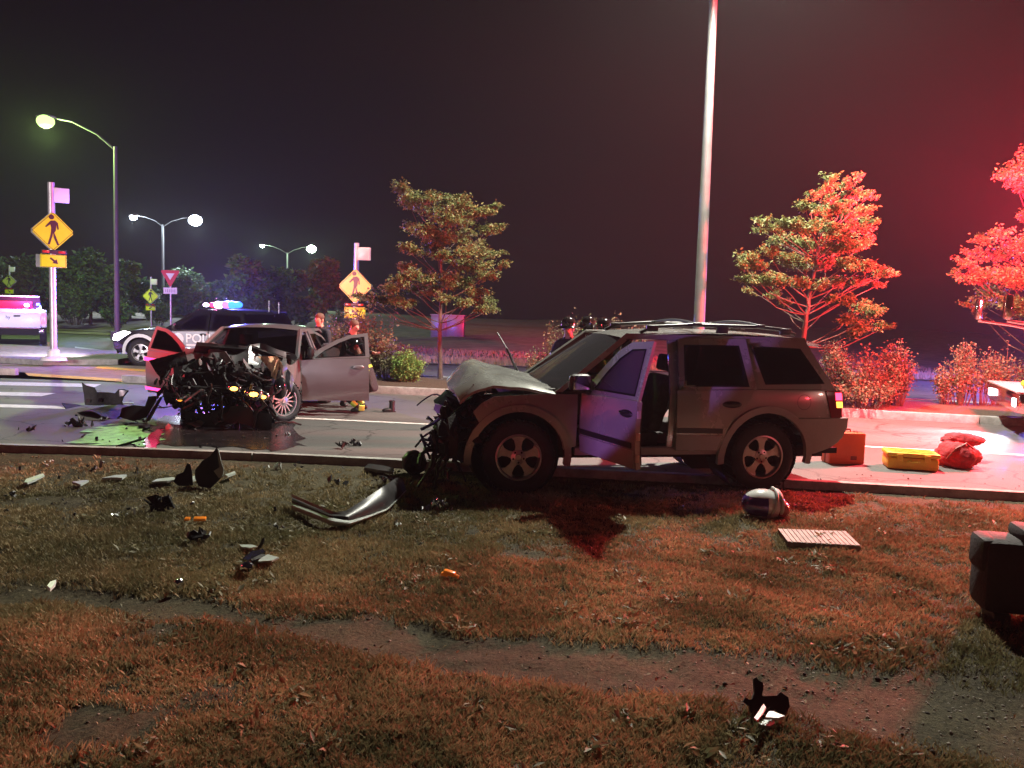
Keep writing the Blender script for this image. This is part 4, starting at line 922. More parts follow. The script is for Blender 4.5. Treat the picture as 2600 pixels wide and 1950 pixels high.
mb = MB(); jagged(mb, (3.30, .55, .66), (.24, .4, .20), 60, seed=5, sz=(.05, .2)); jagged(mb, (3.28, .30, .55), (.16, .4, .22), 40, seed=6, sz=(.05, .18)); mb.build('crushed_front_structure', M_wreck, jeep, kind='stuff')
mb = MB(); hoses(mb, (3.38, .4, .55), (.28, .7, .3), 26, seed=3); mb.build('hanging_hoses', M_black, jeep, kind='stuff')
mb = MB(); jagged(mb, (3.26, .55, .74), (.2, .35, .2), 9, seed=15, sz=(.04, .11)); mb.build('torn_brackets', M_wreck2, jeep, kind='stuff')
# bent tube frame hanging in front of the bumper
Jl = lambda px, py, d: jeep_inv @ D(px, py, d)
jeep_inv = (Matrix.Translation(jb) @ Matrix.Rotation(YAW, 4, 'Z')).inverted()
mb = MB()
for path in ([(1068, 1102), (1075, 1120), (1083, 1145), (1092, 1162)], [(1072, 1115), (1090, 1118), (1110, 1125), (1130, 1132)], [(1078, 1122), (1095, 1140), (1108, 1158)], [(1088, 1164), (1108, 1160), (1130, 1148), (1160, 1135)],
             [(1130, 1142), (1122, 1160), (1116, 1172)], [(1155, 1140), (1157, 1160), (1150, 1172)], [(1120, 1165), (1150, 1160), (1180, 1172)], [(1158, 1128), (1172, 1150), (1182, 1162)]):
    mb.tube([Jl(x, y, 8.35 + .02 * i) for i, (x, y) in enumerate(path)], .014, 6)
mb.build('bent_grille_guard', M_black, jeep)
mb = MB(); jagged(mb, Jl(1165, 1115, 8.4), (.28, .2, .16), 60, seed=21, sz=(.05, .16)); jagged(mb, Jl(1215, 1060, 8.45), (.2, .2, .3), 50, seed=22, sz=(.05, .17)); mb.ball(Jl(1168, 1112, 8.4), (.20, .14, .13), 14, 10, noise=.12); mb.build('dangling_lamp_bracket', M_black, jeep)
mb = MB(); mb.tube([Jl(1263, 845, 9.9), Jl(1287, 885, 9.8)], .007, 5); mb.tube([Jl(1287, 885, 9.8), Jl(1300, 915, 9.75), Jl(1318, 950, 9.7)], [.016, .014, .018], 6); mb.tube([Jl(1296, 900, 9.75), Jl(1312, 950, 9.65)], .008, 5)
mb.build('broken_wiper', M_black, jeep)
mb = MB(); mb.box((2.33, 0, 1.045), (.16, 1.5, .05), bev=.012); mb.build('cowl', M_black, jeep)
# ---------------------------------------------------------------- silver sedan
M_sed = mat('silver car paint', (.19, .19, .20), .32, metal=.5, var=.04, vs=2, coat=.5)
sedan = thing('sedan', 'wrecked silver sedan facing the camera with crushed nose and front doors open', 'car', (-4.33, 15.75, 0), R(-90 - 2))
def crush(p):
    x, y, z = p
    if x > 2.05:
        k = (x - 2.05); n_ = Vector((math.sin(13 * y + 5 * z) * .06 + math.sin(31 * y) * .025, math.sin(11 * x + 9 * z) * .05, math.sin(12 * x + 8 * y) * .06)) * min(1, k * 2)
        return Vector((x - .10 * k * (1 + .6 * math.sin(5 * y)), y, z)) + n_
    return Vector(p)
Bs = Body(.925, .96, .42, nose=(2.4, 1.1), tail=(-.3, .9), bulge=.085, zmid=.62, drop=.045, bow=.07, deform=crush)
S1 = lambda a0, a1, r=.37, n=12: arc(0, .34, r, a0, a1, n); S2 = lambda a0, a1, r=.38, n=12: arc(2.8, .34, r, a0, a1, n)
s_q = [(.07, 1.0), (-.35, 1.04), (-.92, .98), (-1.02, .62), (-.98, .36), (-.42, .30)] + S1(178, 3) + [(.42, .46), (.30, .72), (.12, .85)]
s_f = [(2.03, .93), (2.03, .32), (2.38, .30)] + S2(175, 20) + [(3.2, .50), (3.22, .66), (2.9, .84), (2.4, .92)]
s_fd = [(2.00, .925), (1.6, .95), (.90, .975), (.88, .25), (1.98, .25)]; s_fo = [(1.98, .935), (1.70, 1.12), (1.42, 1.27), (1.20, 1.35), (.90, 1.39), (.88, .985)]; s_fi = [(1.78, .965), (1.62, 1.09), (1.38, 1.22), (1.18, 1.30), (.96, 1.33), (.95, 1.01)]
s_rd = [(.91, .98), (.07, 1.0), (.12, .85), (.30, .72), (.42, .46), (.46, .30), (.91, .30)]; s_ro = [(.90, .99), (.89, 1.385), (.55, 1.38), (.15, 1.29), (-.18, 1.12), (-.25, 1.045), (.07, 1.01)]; s_ri = [(.84, 1.02), (.84, 1.325), (.55, 1.32), (.20, 1.25), (-.02, 1.13), (-.04, 1.06), (.10, 1.04)]
for sg in (1, -1):
    F_ = Bs.side(sg)
    mb = MB(); shell(mb, s_q, F_, .02); mb.build('quarter_panel', M_sed, sedan)
    mb = MB(); shell(mb, s_f, F_, .02, step=.08); mb.build('front_fender', M_sed, sedan, label='crumpled front fender')
    mb = MB(); shell(mb, [(2.0, .22), (.45, .22), (.45, .31), (2.0, .31)], F_, .05, off=-.02); mb.build('sill', M_sed, sedan)
    mb = MB(); shell(mb, [(.97, .30), (.88, .30), (.88, 1.39), (.96, 1.39)], F_, .03, off=-.03, step=.15)
    shell(mb, [(2.12, .94), (2.02, .94), (1.24, 1.36), (1.30, 1.41)], F_, .05, off=-.002, step=.15); shell(mb, [(1.34, 1.37), (.1, 1.37), (-.25, 1.22), (-.25, 1.26), (.1, 1.42), (1.28, 1.42)], F_, .03, off=-.008, step=.15)
    mb.build('pillar', M_sed, sedan)
mb = MB(); Bs.top([(1.28, 1.425), (1.0, 1.462), (.6, 1.478), (.2, 1.455), (-.10, 1.395)], mb); mb.build('roof', M_sed, sedan)
mb = MB(); Bs.top([(2.12, 1.0), (1.28, 1.425)], mb, thick=.006, bow=.12, inset=.03); mb.build('windshield', G_dark, sedan)
mb = MB(); Bs.top([(-.10, 1.395), (-.75, 1.08)], mb, thick=.006, bow=-.05, inset=.05); mb.build('rear_window', G_dark, sedan)
mb = MB(); Bs.top([(-.75, 1.08), (-1.0, 1.04), (-1.06, .95), (-1.08, .5)], mb, bow=-.05, drop=.02); mb.build('trunk_lid', M_sed, sedan)
mb = MB(); Bs.top([(2.13, 1.0), (2.3, 1.06), (2.5, 1.16), (2.62, 1.02), (2.8, .94), (2.95, .80)], mb, thick=.03, sub=5); mb.build('hood', M_sed, sedan, label='folded silver hood')
for (x, y) in ((1.2, .40), (1.2, -.40)): seat(sedan, x, y, z=.30)
seat(sedan, .2, 0, z=.30, w=1.3, name='rear_bench')
mb = MB(); mb.box((.6, 0, .26), (3.2, 1.5, .08)); mb.box((2.12, 0, .6), (.05, 1.5, .65)); mb.build('floor', M_under, sedan)
mb = MB(); mb.box((1.85, 0, .80), (.36, 1.45, .24), bev=.05); mb.tube([(1.62, .38 + .18 * math.cos(a), .86 + .18 * math.sin(a)) for a in np.linspace(0, 6.283, 17)], .016, 6, cap=False); mb.build('dashboard', M_dark, sedan)
mb = MB(); mb.ball((1.58, .42, .93), (.16, .24, .22), 16, 12, noise=.05); mb.build('deflated_airbag', M_bag, sedan)
for sg in (1, -1): wheel(sedan, (0, sg * .79, .33), r=.33, rr=.225, wd=.21, n=10, side=sg, style='spoke')
wheel(sedan, (2.76, .83, .33), r=.335, rr=.235, wd=.21, n=15, side=1, style='spoke', tilt=(R(2), 0, R(-34)))
wheel(sedan, (2.55, -.70, .33), r=.33, rr=.225, wd=.21, n=15, side=-1, style='spoke', tilt=(R(-8), 0, R(20)))
door(sedan, Bs, s_fd, s_fo, s_fi, 2.0, R(72), M_sed, G_clear, mirror=True, hz=.82, hx=1.08, name='front_door', label='driver door swung open square to the sedan', hnd=M_sed)
door(sedan, Bs, s_fd, s_fo, s_fi, 2.0, R(64), M_sed, G_clear, sg=-1, hz=.82, hx=1.08, name='front_door', label='passenger door open, lit purple with red reflections', hnd=M_sed)
for sg in (1, -1): door(sedan, Bs, s_rd, s_ro, s_ri, .91, 0, M_sed, G_dark, sg=sg, hz=.85, hx=.25, name='rear_door', hnd=M_sed)
# crushed nose, placed after the photograph
sed_inv = (Matrix.Translation((-4.33, 15.75, 0)) @ Matrix.Rotation(R(-92), 4, 'Z')).inverted()
Sl = lambda px, py, d: sed_inv @ D(px, py, d)
M_nearblack = mat('near-black wreckage', (.009, .008, .010), .7, metal=.0, spec=.2, var=.6, vs=7, bump=.7, bs=22)  # near-black mottled base colour for the crushed nose
mb = MB(); mb.box((2.75, 0, .62), (.6, .8, .5), rot=(.1, .1, .2), bev=.08); mb.box((2.7, -.45, .6), (.4, .35, .4), rot=(.3, .2, .1), bev=.05)
mb.build('engine', M_nearblack, sedan); mb = MB(); jagged(mb, (2.85, 0, .60), (.25, .85, .26), 90, seed=31, sz=(.05, .19)); mb.build('engine_wreckage', M_nearblack, sedan, kind='stuff')
mb = MB(); jagged(mb, Sl(570, 935, 12.8), (.2, .65, .16), 50, seed=32, sz=(.05, .17)); jagged(mb, Sl(560, 1020, 12.35), (.2, .85, .2), 90, seed=33, sz=(.05, .16)); jagged(mb, Sl(455, 985, 12.5), (.2, .3, .32), 60, seed=34, sz=(.04, .15)); mb.build('crushed_front_structure', M_nearblack, sedan, kind='stuff')
mb = MB()
for i in range(7): mb.box(Sl(545 + i * 8, 985 + i * 6, 12.35), (.05, 1.0, .016), rot=(.05 * i, .3, -.1 + .05 * i))
mb.grid(lambda a, b: Sl(lerp(470, 690, b), lerp(1040, 1085, a) + 10 * math.sin(8 * b), 12.15 + .15 * math.sin(5 * b)), 5, 16); mb.grid(lambda a, b: Sl(lerp(470, 690, b), lerp(1040, 1085, a) + 10 * math.sin(8 * b), 12.19 + .15 * math.sin(5 * b)), 5, 16)
mb.build('broken_bumper', M_black, sedan)
mb = MB(); hoses(mb, Sl(560, 1010, 12.2), (.3, .9, .35), 45, seed=35); mb.build('hanging_hoses', M_black, sedan, kind='stuff')
mb = MB(); jagged(mb, Sl(500, 960, 12.3), (.2, .4, .35), 9, seed=36, sz=(.04, .14)); jagged(mb, Sl(520, 1075, 12.1), (.3, .5, .05), 7, seed=37, sz=(.06, .2)); jagged(mb, Sl(640, 930, 12.3), (.2, .3, .1), 8, seed=38, sz=(.05, .14)); mb.build('torn_brackets', M_wreck2, sedan, kind='stuff')
def sheet(mb, pts, d, amp=.02, fr=14, inv=Sl, th=.012):
    """bent sheet through 4 corner pixels"""
    a, b, c, e = [Vector((p[0], p[1], 0)) for p in pts]
    def g(off):
        def f(u, v):
            q = a.lerp(b, u).lerp(e.lerp(c, u), v); dd = d + off + amp * math.sin(fr * u + 3 * v) + amp * .7 * math.sin(fr * .7 * v + 1); return inv(q.x, q.y, dd)
        return f
    mb.grid(g(0), 8, 6); mb.grid(g(th), 8, 6); return mb
mb = MB(); sheet(mb, ((500, 868), (640, 880), (660, 905), (490, 895)), 13.2, .05); mb.build('hood_fold', M_nearblack, sedan)
mb = MB(); sheet(mb, ((640, 876), (720, 905), (716, 918), (636, 892)), 12.9, .04); mb.build('wiper_cowl', M_black, sedan)
mb = MB(); sheet(mb, ((655, 905), (705, 905), (722, 935), (690, 945)), 12.6, .05, 9); sheet(mb, ((690, 915), (712, 912), (700, 965), (688, 955)), 12.5, .04, 9); mb.build('torn_insulation', mat('torn insulation', (.40, .24, .14), .9, var=.3, vs=12, bump=.5), sedan)
mb = MB(); sheet(mb, ((697, 950), (728, 925), (738, 990), (700, 985)), 12.45, .06, 7); sheet(mb, ((722, 925), (745, 955), (748, 1000), (735, 992)), 12.5, .05, 7); mb.build('fender_shard', M_sed, sedan)
mb = MB(); mb.ball(Sl(712, 985, 12.35), (.09, .10, .16), 14, 10, noise=.05); mb.build('fender_liner', M_blackg, sedan)
for (px, py, d, s_) in ((594, 985, 12.1, .07), (644, 999, 12.0, .085), (668, 1006, 12.1, .06), (457, 1014, 12.2, .045)):
    hl = bpy.data.objects.new('headlight', None); COL.objects.link(hl); hl.parent = sedan
    mb = MB(); mb.ball(Sl(px, py, d + .08), (s_ * 1.1, s_ * 1.7, s_ * 1.3), 14, 9, noise=.06); mb.build('reflector', M_chrome, hl)
    mb = MB(); mb.ball(Sl(px, py + 2, d), (s_ * .3, s_ * .8, s_ * .42), 12, 8, noise=.12); mb.build('bulb', M_amber if s_ > .05 else M_amber2, hl)
mb = MB(); sheet(mb, ((365, 905), (405, 912), (404, 920), (366, 915)), 12.9, .01); mb.build('glowing_reflector_strip', mat('red reflector', (.5, .02, .10), .3, emit=(1, .05, .25), es=3.5), sedan)  # red light thrown back by the strip is put in as emission
mb = MB(); sheet(mb, ((368, 980), (408, 987), (405, 994), (370, 988)), 12.9, .01); mb.build('glowing_reflector_strip', MC['red reflector'], sedan)
mb = MB(); sheet(mb, ((378, 915), (470, 892), (478, 925), (395, 945)), 12.7, .05, 6); sheet(mb, ((395, 945), (430, 925), (425, 960), (410, 962)), 12.7, .04, 6); mb.build('peeled_fender', M_nearblack, sedan)
mb = MB(); sheet(mb, ((404, 1010), (416, 1004), (380, 1070), (368, 1068)), 12.3, .03, 4); mb.build('hanging_trim', M_black, sedan)
# ---------------------------------------------------------------- police car behind the sedan
M_pol = mat('black car paint', (.012, .012, .014), .22, coat=.8); M_polw = mat('reflective white', (.80, .82, .86), .35, emit=(.75, .85, 1.0), es=.0)
pol = thing('police_car', 'black police car with POLICE door lettering and lit roof light bar behind the wreck', 'police car', (-7.42, 23.95, 0), R(180))
Bp = Body(.96, 1.02, .36, nose=(2.9, .9), tail=(-.4, .8), bulge=.05, zmid=.75, drop=.04, bow=.06)
P1 = lambda a0, a1, r=.42, n=12: arc(0, .37, r, a0, a1, n); P2 = lambda a0, a1, r=.42, n=12: arc(2.86, .37, r, a0, a1, n)
p_q = [(.10, 1.04), (-.95, 1.04), (-1.08, .60), (-1.0, .36), (-.45, .34)] + P1(177, 4) + [(.46, .5), (.34, .78), (.14, .90)]
p_f = [(2.05, 1.0), (2.05, .34), (2.40, .33)] + P2(175, 4) + [(3.45, .34), (3.62, .45), (3.66, .72), (3.5, .90), (3.0, .985)]
p_fd = [(2.03, 1.0), (1.0, 1.03), (.98, .34), (2.02, .34)]; p_fo = [(2.0, 1.01), (1.72, 1.28), (1.45, 1.48), (1.28, 1.54), (1.0, 1.56), (.99, 1.04)]; p_fi = [(1.82, 1.05), (1.64, 1.24), (1.42, 1.41), (1.25, 1.475), (1.05, 1.50), (1.04, 1.07)]
p_rd = [(.97, 1.03), (.10, 1.04), (.14, .90), (.34, .78), (.46, .5), (.48, .34), (.96, .34)]; p_ro = [(.96, 1.04), (.95, 1.56), (.35, 1.565), (.05, 1.50), (-.02, 1.05)]; p_ri = [(.90, 1.08), (.90, 1.50), (.36, 1.50), (.12, 1.44), (.08, 1.09)]
for sg in (1, -1):
    F_ = Bp.side(sg)
    mb = MB(); shell(mb, p_q, F_, .02, step=.2); mb.build('quarter_panel', M_pol, pol)
    mb = MB(); shell(mb, p_f, F_, .02, step=.2); mb.build('front_fender', M_pol, pol)
    mb = MB(); shell(mb, [(.02, 1.06), (-.95, 1.06), (-.72, 1.52), (.02, 1.56)], F_, .02, off=-.004, step=.3); mb.build('rear_side_window', G_dark, pol)
    mb = MB(); shell(mb, [(2.25, 1.02), (2.05, 1.0), (1.30, 1.54), (1.36, 1.60)], F_, .05, step=.3); shell(mb, [(1.36, 1.545), (-.75, 1.52), (-.72, 1.60), (1.32, 1.62)], F_, .03, off=-.008, step=.3); mb.build('pillar', M_pol, pol)
    d_ = door(pol, Bp, p_fd, p_fo, p_fi, 2.03, 0, M_pol, G_dark, sg=sg, mirror=True, hz=.92, hx=1.12, name='front_door')
    door(pol, Bp, p_rd, p_ro, p_ri, .97, 0, M_pol, G_dark, sg=sg, hz=.92, hx=.25, name='rear_door')
    mb = MB(); shell(mb, P2(-5, 178, .43, 14) + P2(178, -5, .52, 14), F_, .01, off=.006, step=.3); mb.build('white_arch_stripe', M_polw, pol)
    mb = MB(); shell(mb, [(3.30, .96), (3.12, .92), (3.5, .68), (3.655, .70), (3.60, .86)], F_, .03, off=.012, step=.1); mb.build('headlight', mat('police headlight', (.8, .8, .8), .2, emit=(1, .92, 1), es=14), pol)
    for sh_, nm in (([(1.98, .98), (1.04, 1.0), (1.02, .52), (1.98, .52)], 'door_decal'), ([(.95, .99), (.30, 1.0), (.36, .78), (.46, .52), (.95, .52)], 'door_decal')):
        mb = MB(); shell(mb, sh_, F_, .004, off=.006, step=.3); mb.build(nm, mat('pale door panel', (.32, .36, .44), .4), pol)
    mb = MB(); shell(mb, [(1.80, .60)] + [(1.80 + .15 * math.cos(a), .78 + .17 * math.sin(a)) for a in np.linspace(-1.2, 4.3, 16)], F_, .004, off=.012, step=.5); mb.build('badge_emblem', M_polw, pol)
    mb = MB(); shell(mb, [(1.58, .60), (.60, .60), (.60, .655), (1.58, .655)], F_, .004, off=.012, step=.5); mb.build('white_stripe', M_polw, pol)
    text('lettering', 'POLICE', .34, M_polw, pol, (1.60 if sg == 1 else .50, sg * (.96 + .020), .70), (R(90), 0, R(180) if sg == 1 else 0), offset=.006)
mb = MB(); Bp.top([(1.34, 1.60), (1.0, 1.645), (.3, 1.66), (-.4, 1.64), (-.75, 1.58)], mb); mb.build('roof', M_pol, pol)
mb = MB(); Bp.top([(2.25, 1.07), (1.34, 1.60)], mb, thick=.006, bow=.1, inset=.03); mb.build('windshield', G_dark, pol)
mb = MB(); Bp.top([(-.75, 1.58), (-1.02, 1.1)], mb, thick=.006, bow=-.05, inset=.05); mb.build('rear_window', G_dark, pol)
mb = MB(); Bp.top([(-1.02, 1.1), (-1.1, .9), (-1.12, .4)], mb, bow=-.05, drop=.0); mb.build('tailgate', M_pol, pol)
mb = MB(); Bp.top([(2.25, 1.07), (2.7, 1.06), (3.2, 1.0), (3.55, .90)], mb); mb.build('hood', M_pol, pol)
mb = MB(); Bp.top([(3.55, .90), (3.68, .78), (3.72, .55), (3.68, .34)], mb, bow=.12, drop=0); mb.build('front_bumper', M_pol, pol)
mb = MB(); mb.box((1.0, 0, .36), (3.6, 1.5, .2)); mb.build('underbody', M_under, pol)
seat(pol, 1.3, .4); seat(pol, 1.3, -.4)
for x in (0, 2.86):
    for sg in (1, -1): wheel(pol, (x, sg * .84, .37), r=.37, rr=.24, side=sg, n=5)
bar = bpy.data.objects.new('light_bar', None); COL.objects.link(bar); bar.parent = pol
mb = MB(); mb.box((.75, 0, 1.70), (.30, 1.25, .05), bev=.02); mb.build('bar_base', M_black, bar)
ME_b = mat('lit blue beacon', (.02, .05, .3), emit=(.02, .12, 1.0), es=6); ME_r = mat('lit red beacon', (.3, .01, .02), emit=(1.0, .02, .08), es=6); ME_w = mat('lit white beacon', (.5, .5, .5), emit=(.80, .62, 1.0), es=22)
ME_v = mat('lit violet beacon', (.1, .05, .3), emit=(.30, .10, 1.0), es=4)
for (px, r, m) in ((523, .07, ME_w), (540, .09, ME_r), (556, .13, ME_w), (575, .14, ME_v), (590, .14, ME_b), (604, .12, ME_b)):
    p = D(px, 774, 23.3); q = Vector((-(p.x + 7.42), -(p.y - 23.95), p.z)); mb = MB(); mb.ball(q, (r * 1.1, r, r * .75), 14, 9); mb.build('beacon', m, bar)
for (px, py) in ((683, 774), (708, 778)): p = D(px, py, 23.5); q = Vector((-(p.x + 7.42), -(p.y - 23.95), p.z)); mb = MB(); mb.tube([q - Vector((0, 0, .2)), q + Vector((0, 0, .12))], .012, 5); mb.build('antenna', M_galv, pol)
lamp('beacon_light', 'POINT', D(586, 742, 23.9), (.12, .13, 1.0), 4200, .12); lamp('beacon_light', 'POINT', D(540, 744, 23.9), (1.0, .15, .45), 1000, .12)
lamp('headlight_light', 'SPOT', (-11.3, 23.3, .85), (1, .90, 1.0), 2600, .08, aim=(-14.5, 24.6, 1.1), cone=75, blend=.6)
# ---------------------------------------------------------------- white pickup at the far left, seen from behind
pick = thing('pickup_truck', 'white pickup truck with red and blue rear window lights at the far left edge', 'pickup truck', (-18.35, 30.9, 0), R(119))
M_wp = mat('white car paint', (.78, .78, .80), .35, coat=.4)
def pbox(nm, c, s_, m, par=pick, bev=.02, rot=None): mb = MB(); mb.box(c, s_, rot=rot, bev=bev); return mb.build(nm, m, par)
pbox('tailgate', (-.02, 0, .93), (.07, 1.52, .56), M_wp)
for sg in (1, -1):
    pbox('bed_side', (1.1, sg * .86, .95), (2.2, .20, .58), M_wp, bev=.05); pbox('tail_lamp', (-.03, sg * .86, .98), (.06, .12, .40), mat('pickup lamp', (.5, .01, .03), .2, emit=(1, .1, .2), es=4))
    pbox('cab_side', (3.1, sg * .88, .95), (1.8, .14, .66), M_wp, bev=.05)
    pbox('exhaust_tip', (-.10, sg * .55, .40), (.10, .10, .07), M_chrome)
tg = pbox('tailgate_handle', (-.065, 0, 1.08), (.02, .22, .05), M_under)
text('lettering', 'hy', .16, M_under, pick, (-.062, .36, .98), (R(90), 0, R(-90)))
pbox('rear_bumper', (-.10, 0, .52), (.16, 1.75, .18), M_chrome, bev=.04)
pbox('cab_rear', (2.25, 0, 1.0), (.08, 1.7, .6), M_wp)
mb = MB(); mb.prism([(2.28, 1.24), (2.45, 1.80), (3.3, 1.80), (4.0, 1.25)], lambda x, z: (x, -.78 + .12 * (z - 1.24), z), lambda x, z: (x, .78 - .12 * (z - 1.24), z)); mb.build('cab_roof', mat('pickup cab glass', (.02, .015, .02), .1, coat=.5), pick, smooth=False)
pbox('roof', (2.9, 0, 1.80), (1.0, 1.42, .06), M_wp, bev=.03); pbox('hood', (4.5, 0, 1.0), (1.2, 1.7, .5), M_wp, bev=.08)
pbox('red_window_light', (2.26, .12, 1.46), (.02, 1.15, .30), mat('red lit window', (.3, .0, .02), emit=(1, .01, .10), es=.9), rot=(0, R(-17), 0))
pbox('red_beacon', (2.18, -.27, 1.46), (.06, .16, .12), ME_w, bev=.03); pbox('blue_beacon', (2.18, -.66, 1.50), (.06, .13, .12), ME_b, bev=.03)
pbox('underbody', (2.0, 0, .50), (4.4, 1.4, .24), M_under)
for x in (1.0, 4.3):
    for sg in (1, -1): wheel(pick, (x, sg * .82, .38), r=.38, rr=.24, side=sg)
pw = lambda v: Matrix.Translation((-18.35, 30.9, 0)) @ Matrix.Rotation(R(119), 4, 'Z') @ Vector(v)
lamp('pickup_red_light', 'POINT', pw((1.7, -.2, 1.75)), (1, .10, .28), 420, .1); lamp('pickup_blue_light', 'POINT', pw((1.7, -.7, 1.75)), (.2, .2, 1), 420, .1)
# ---------------------------------------------------------------- fire engine at the right edge
M_fe = mat('red engine paint', (.45, .015, .02), .28, coat=.6); M_deck = mat('tread plate', (.72, .70, .68), .3, metal=.6, var=.1, vs=30, bump=.5, bs=60)
a = Vector((8.06, 13.25, 0)); b = Vector((9.05, 15.85, 0)); fdv = (b - a).normalized(); mid = (a + b) / 2
fyaw = math.atan2(fdv.x, -fdv.y)
hd = Vector((-fdv.y, fdv.x, 0)); fyaw = math.atan2(hd.y, hd.x)
fe = thing('fire_engine', 'fire engine nose with white tread-plate bumper deck entering at the right edge', 'fire engine', mid - hd * .3, fyaw)
def fbox(nm, c, s_, m, par=fe, bev=.02, rot=None): mb = MB(); mb.box(c, s_, rot=rot, bev=bev); return mb.build(nm, m, par)
fbox('bumper', (.12, 0, .62), (.34, 2.76, .34), M_chrome, bev=.06); fbox('bumper_deck', (-.05, 0, .80), (.74, 2.78, .025), M_deck, bev=.006)
for sg in (1, -1): fbox('bumper_lamp', (.30, sg * 1.1, .62), (.04, .20, .14), mat('engine lamp', (.6, .6, .6), .1, emit=(1, .75, .8), es=6), bev=.015)
mb = MB(); mb.tube([(.02, .6, .86), (.0, .2, .88)], .06, 10); mb.build('yellow_nozzle', mat('yellow nozzle', (.65, .50, .03), .5), fe)
fbox('cab', (-1.7, 0, 1.75), (2.4, 2.5, 2.1), M_fe, bev=.12); fbox('windshield', (-.49, 0, 2.15), (.03, 2.25, .85), G_dark, bev=.008); fbox('grille', (-.49, 0, 1.15), (.04, 1.5, .5), M_chrome)
for sg in (1, -1):
    fbox('headlight', (-.48, sg * 1.0, 1.15), (.06, .30, .26), mat('engine headlight', (.8, .8, .8), emit=(1, .85, .9), es=12)); fbox('cab_door', (-1.4, sg * 1.255, 1.7), (1.0, .02, 1.7), M_fe)
    mr = bpy.data.objects.new('mirror', None); COL.objects.link(mr); mr.parent = fe
    mb = MB(); q = Vector((.55, sg * 1.42, 2.05)); mb.tube([(-.5, sg * 1.15, 1.75), (.0, sg * 1.32, 1.86), q - Vector((0, 0, .12))], .025, 8); mb.build('mirror_arm', M_chrome, mr)
    mb = MB(); mb.box(q + Vector((0, 0, .10)), (.12, .22, .40), bev=.04); mb.build('mirror_head', M_chrome, mr)
    wheel(fe, (-2.2, sg * 1.05, .5), r=.5, rr=.30, wd=.3, side=sg); wheel(fe, (-6.2, sg * 1.05, .5), r=.5, rr=.30, wd=.3, side=sg)
fbox('pump_body', (-5.2, 0, 1.75), (4.5, 2.45, 2.2), M_fe, bev=.08); fbox('chassis', (-3.6, 0, .62), (6.6, 1.2, .3), M_under)
fbox('roof_light_bar', (-1.0, 0, 2.90), (.35, 1.9, .18), ME_r, bev=.05)
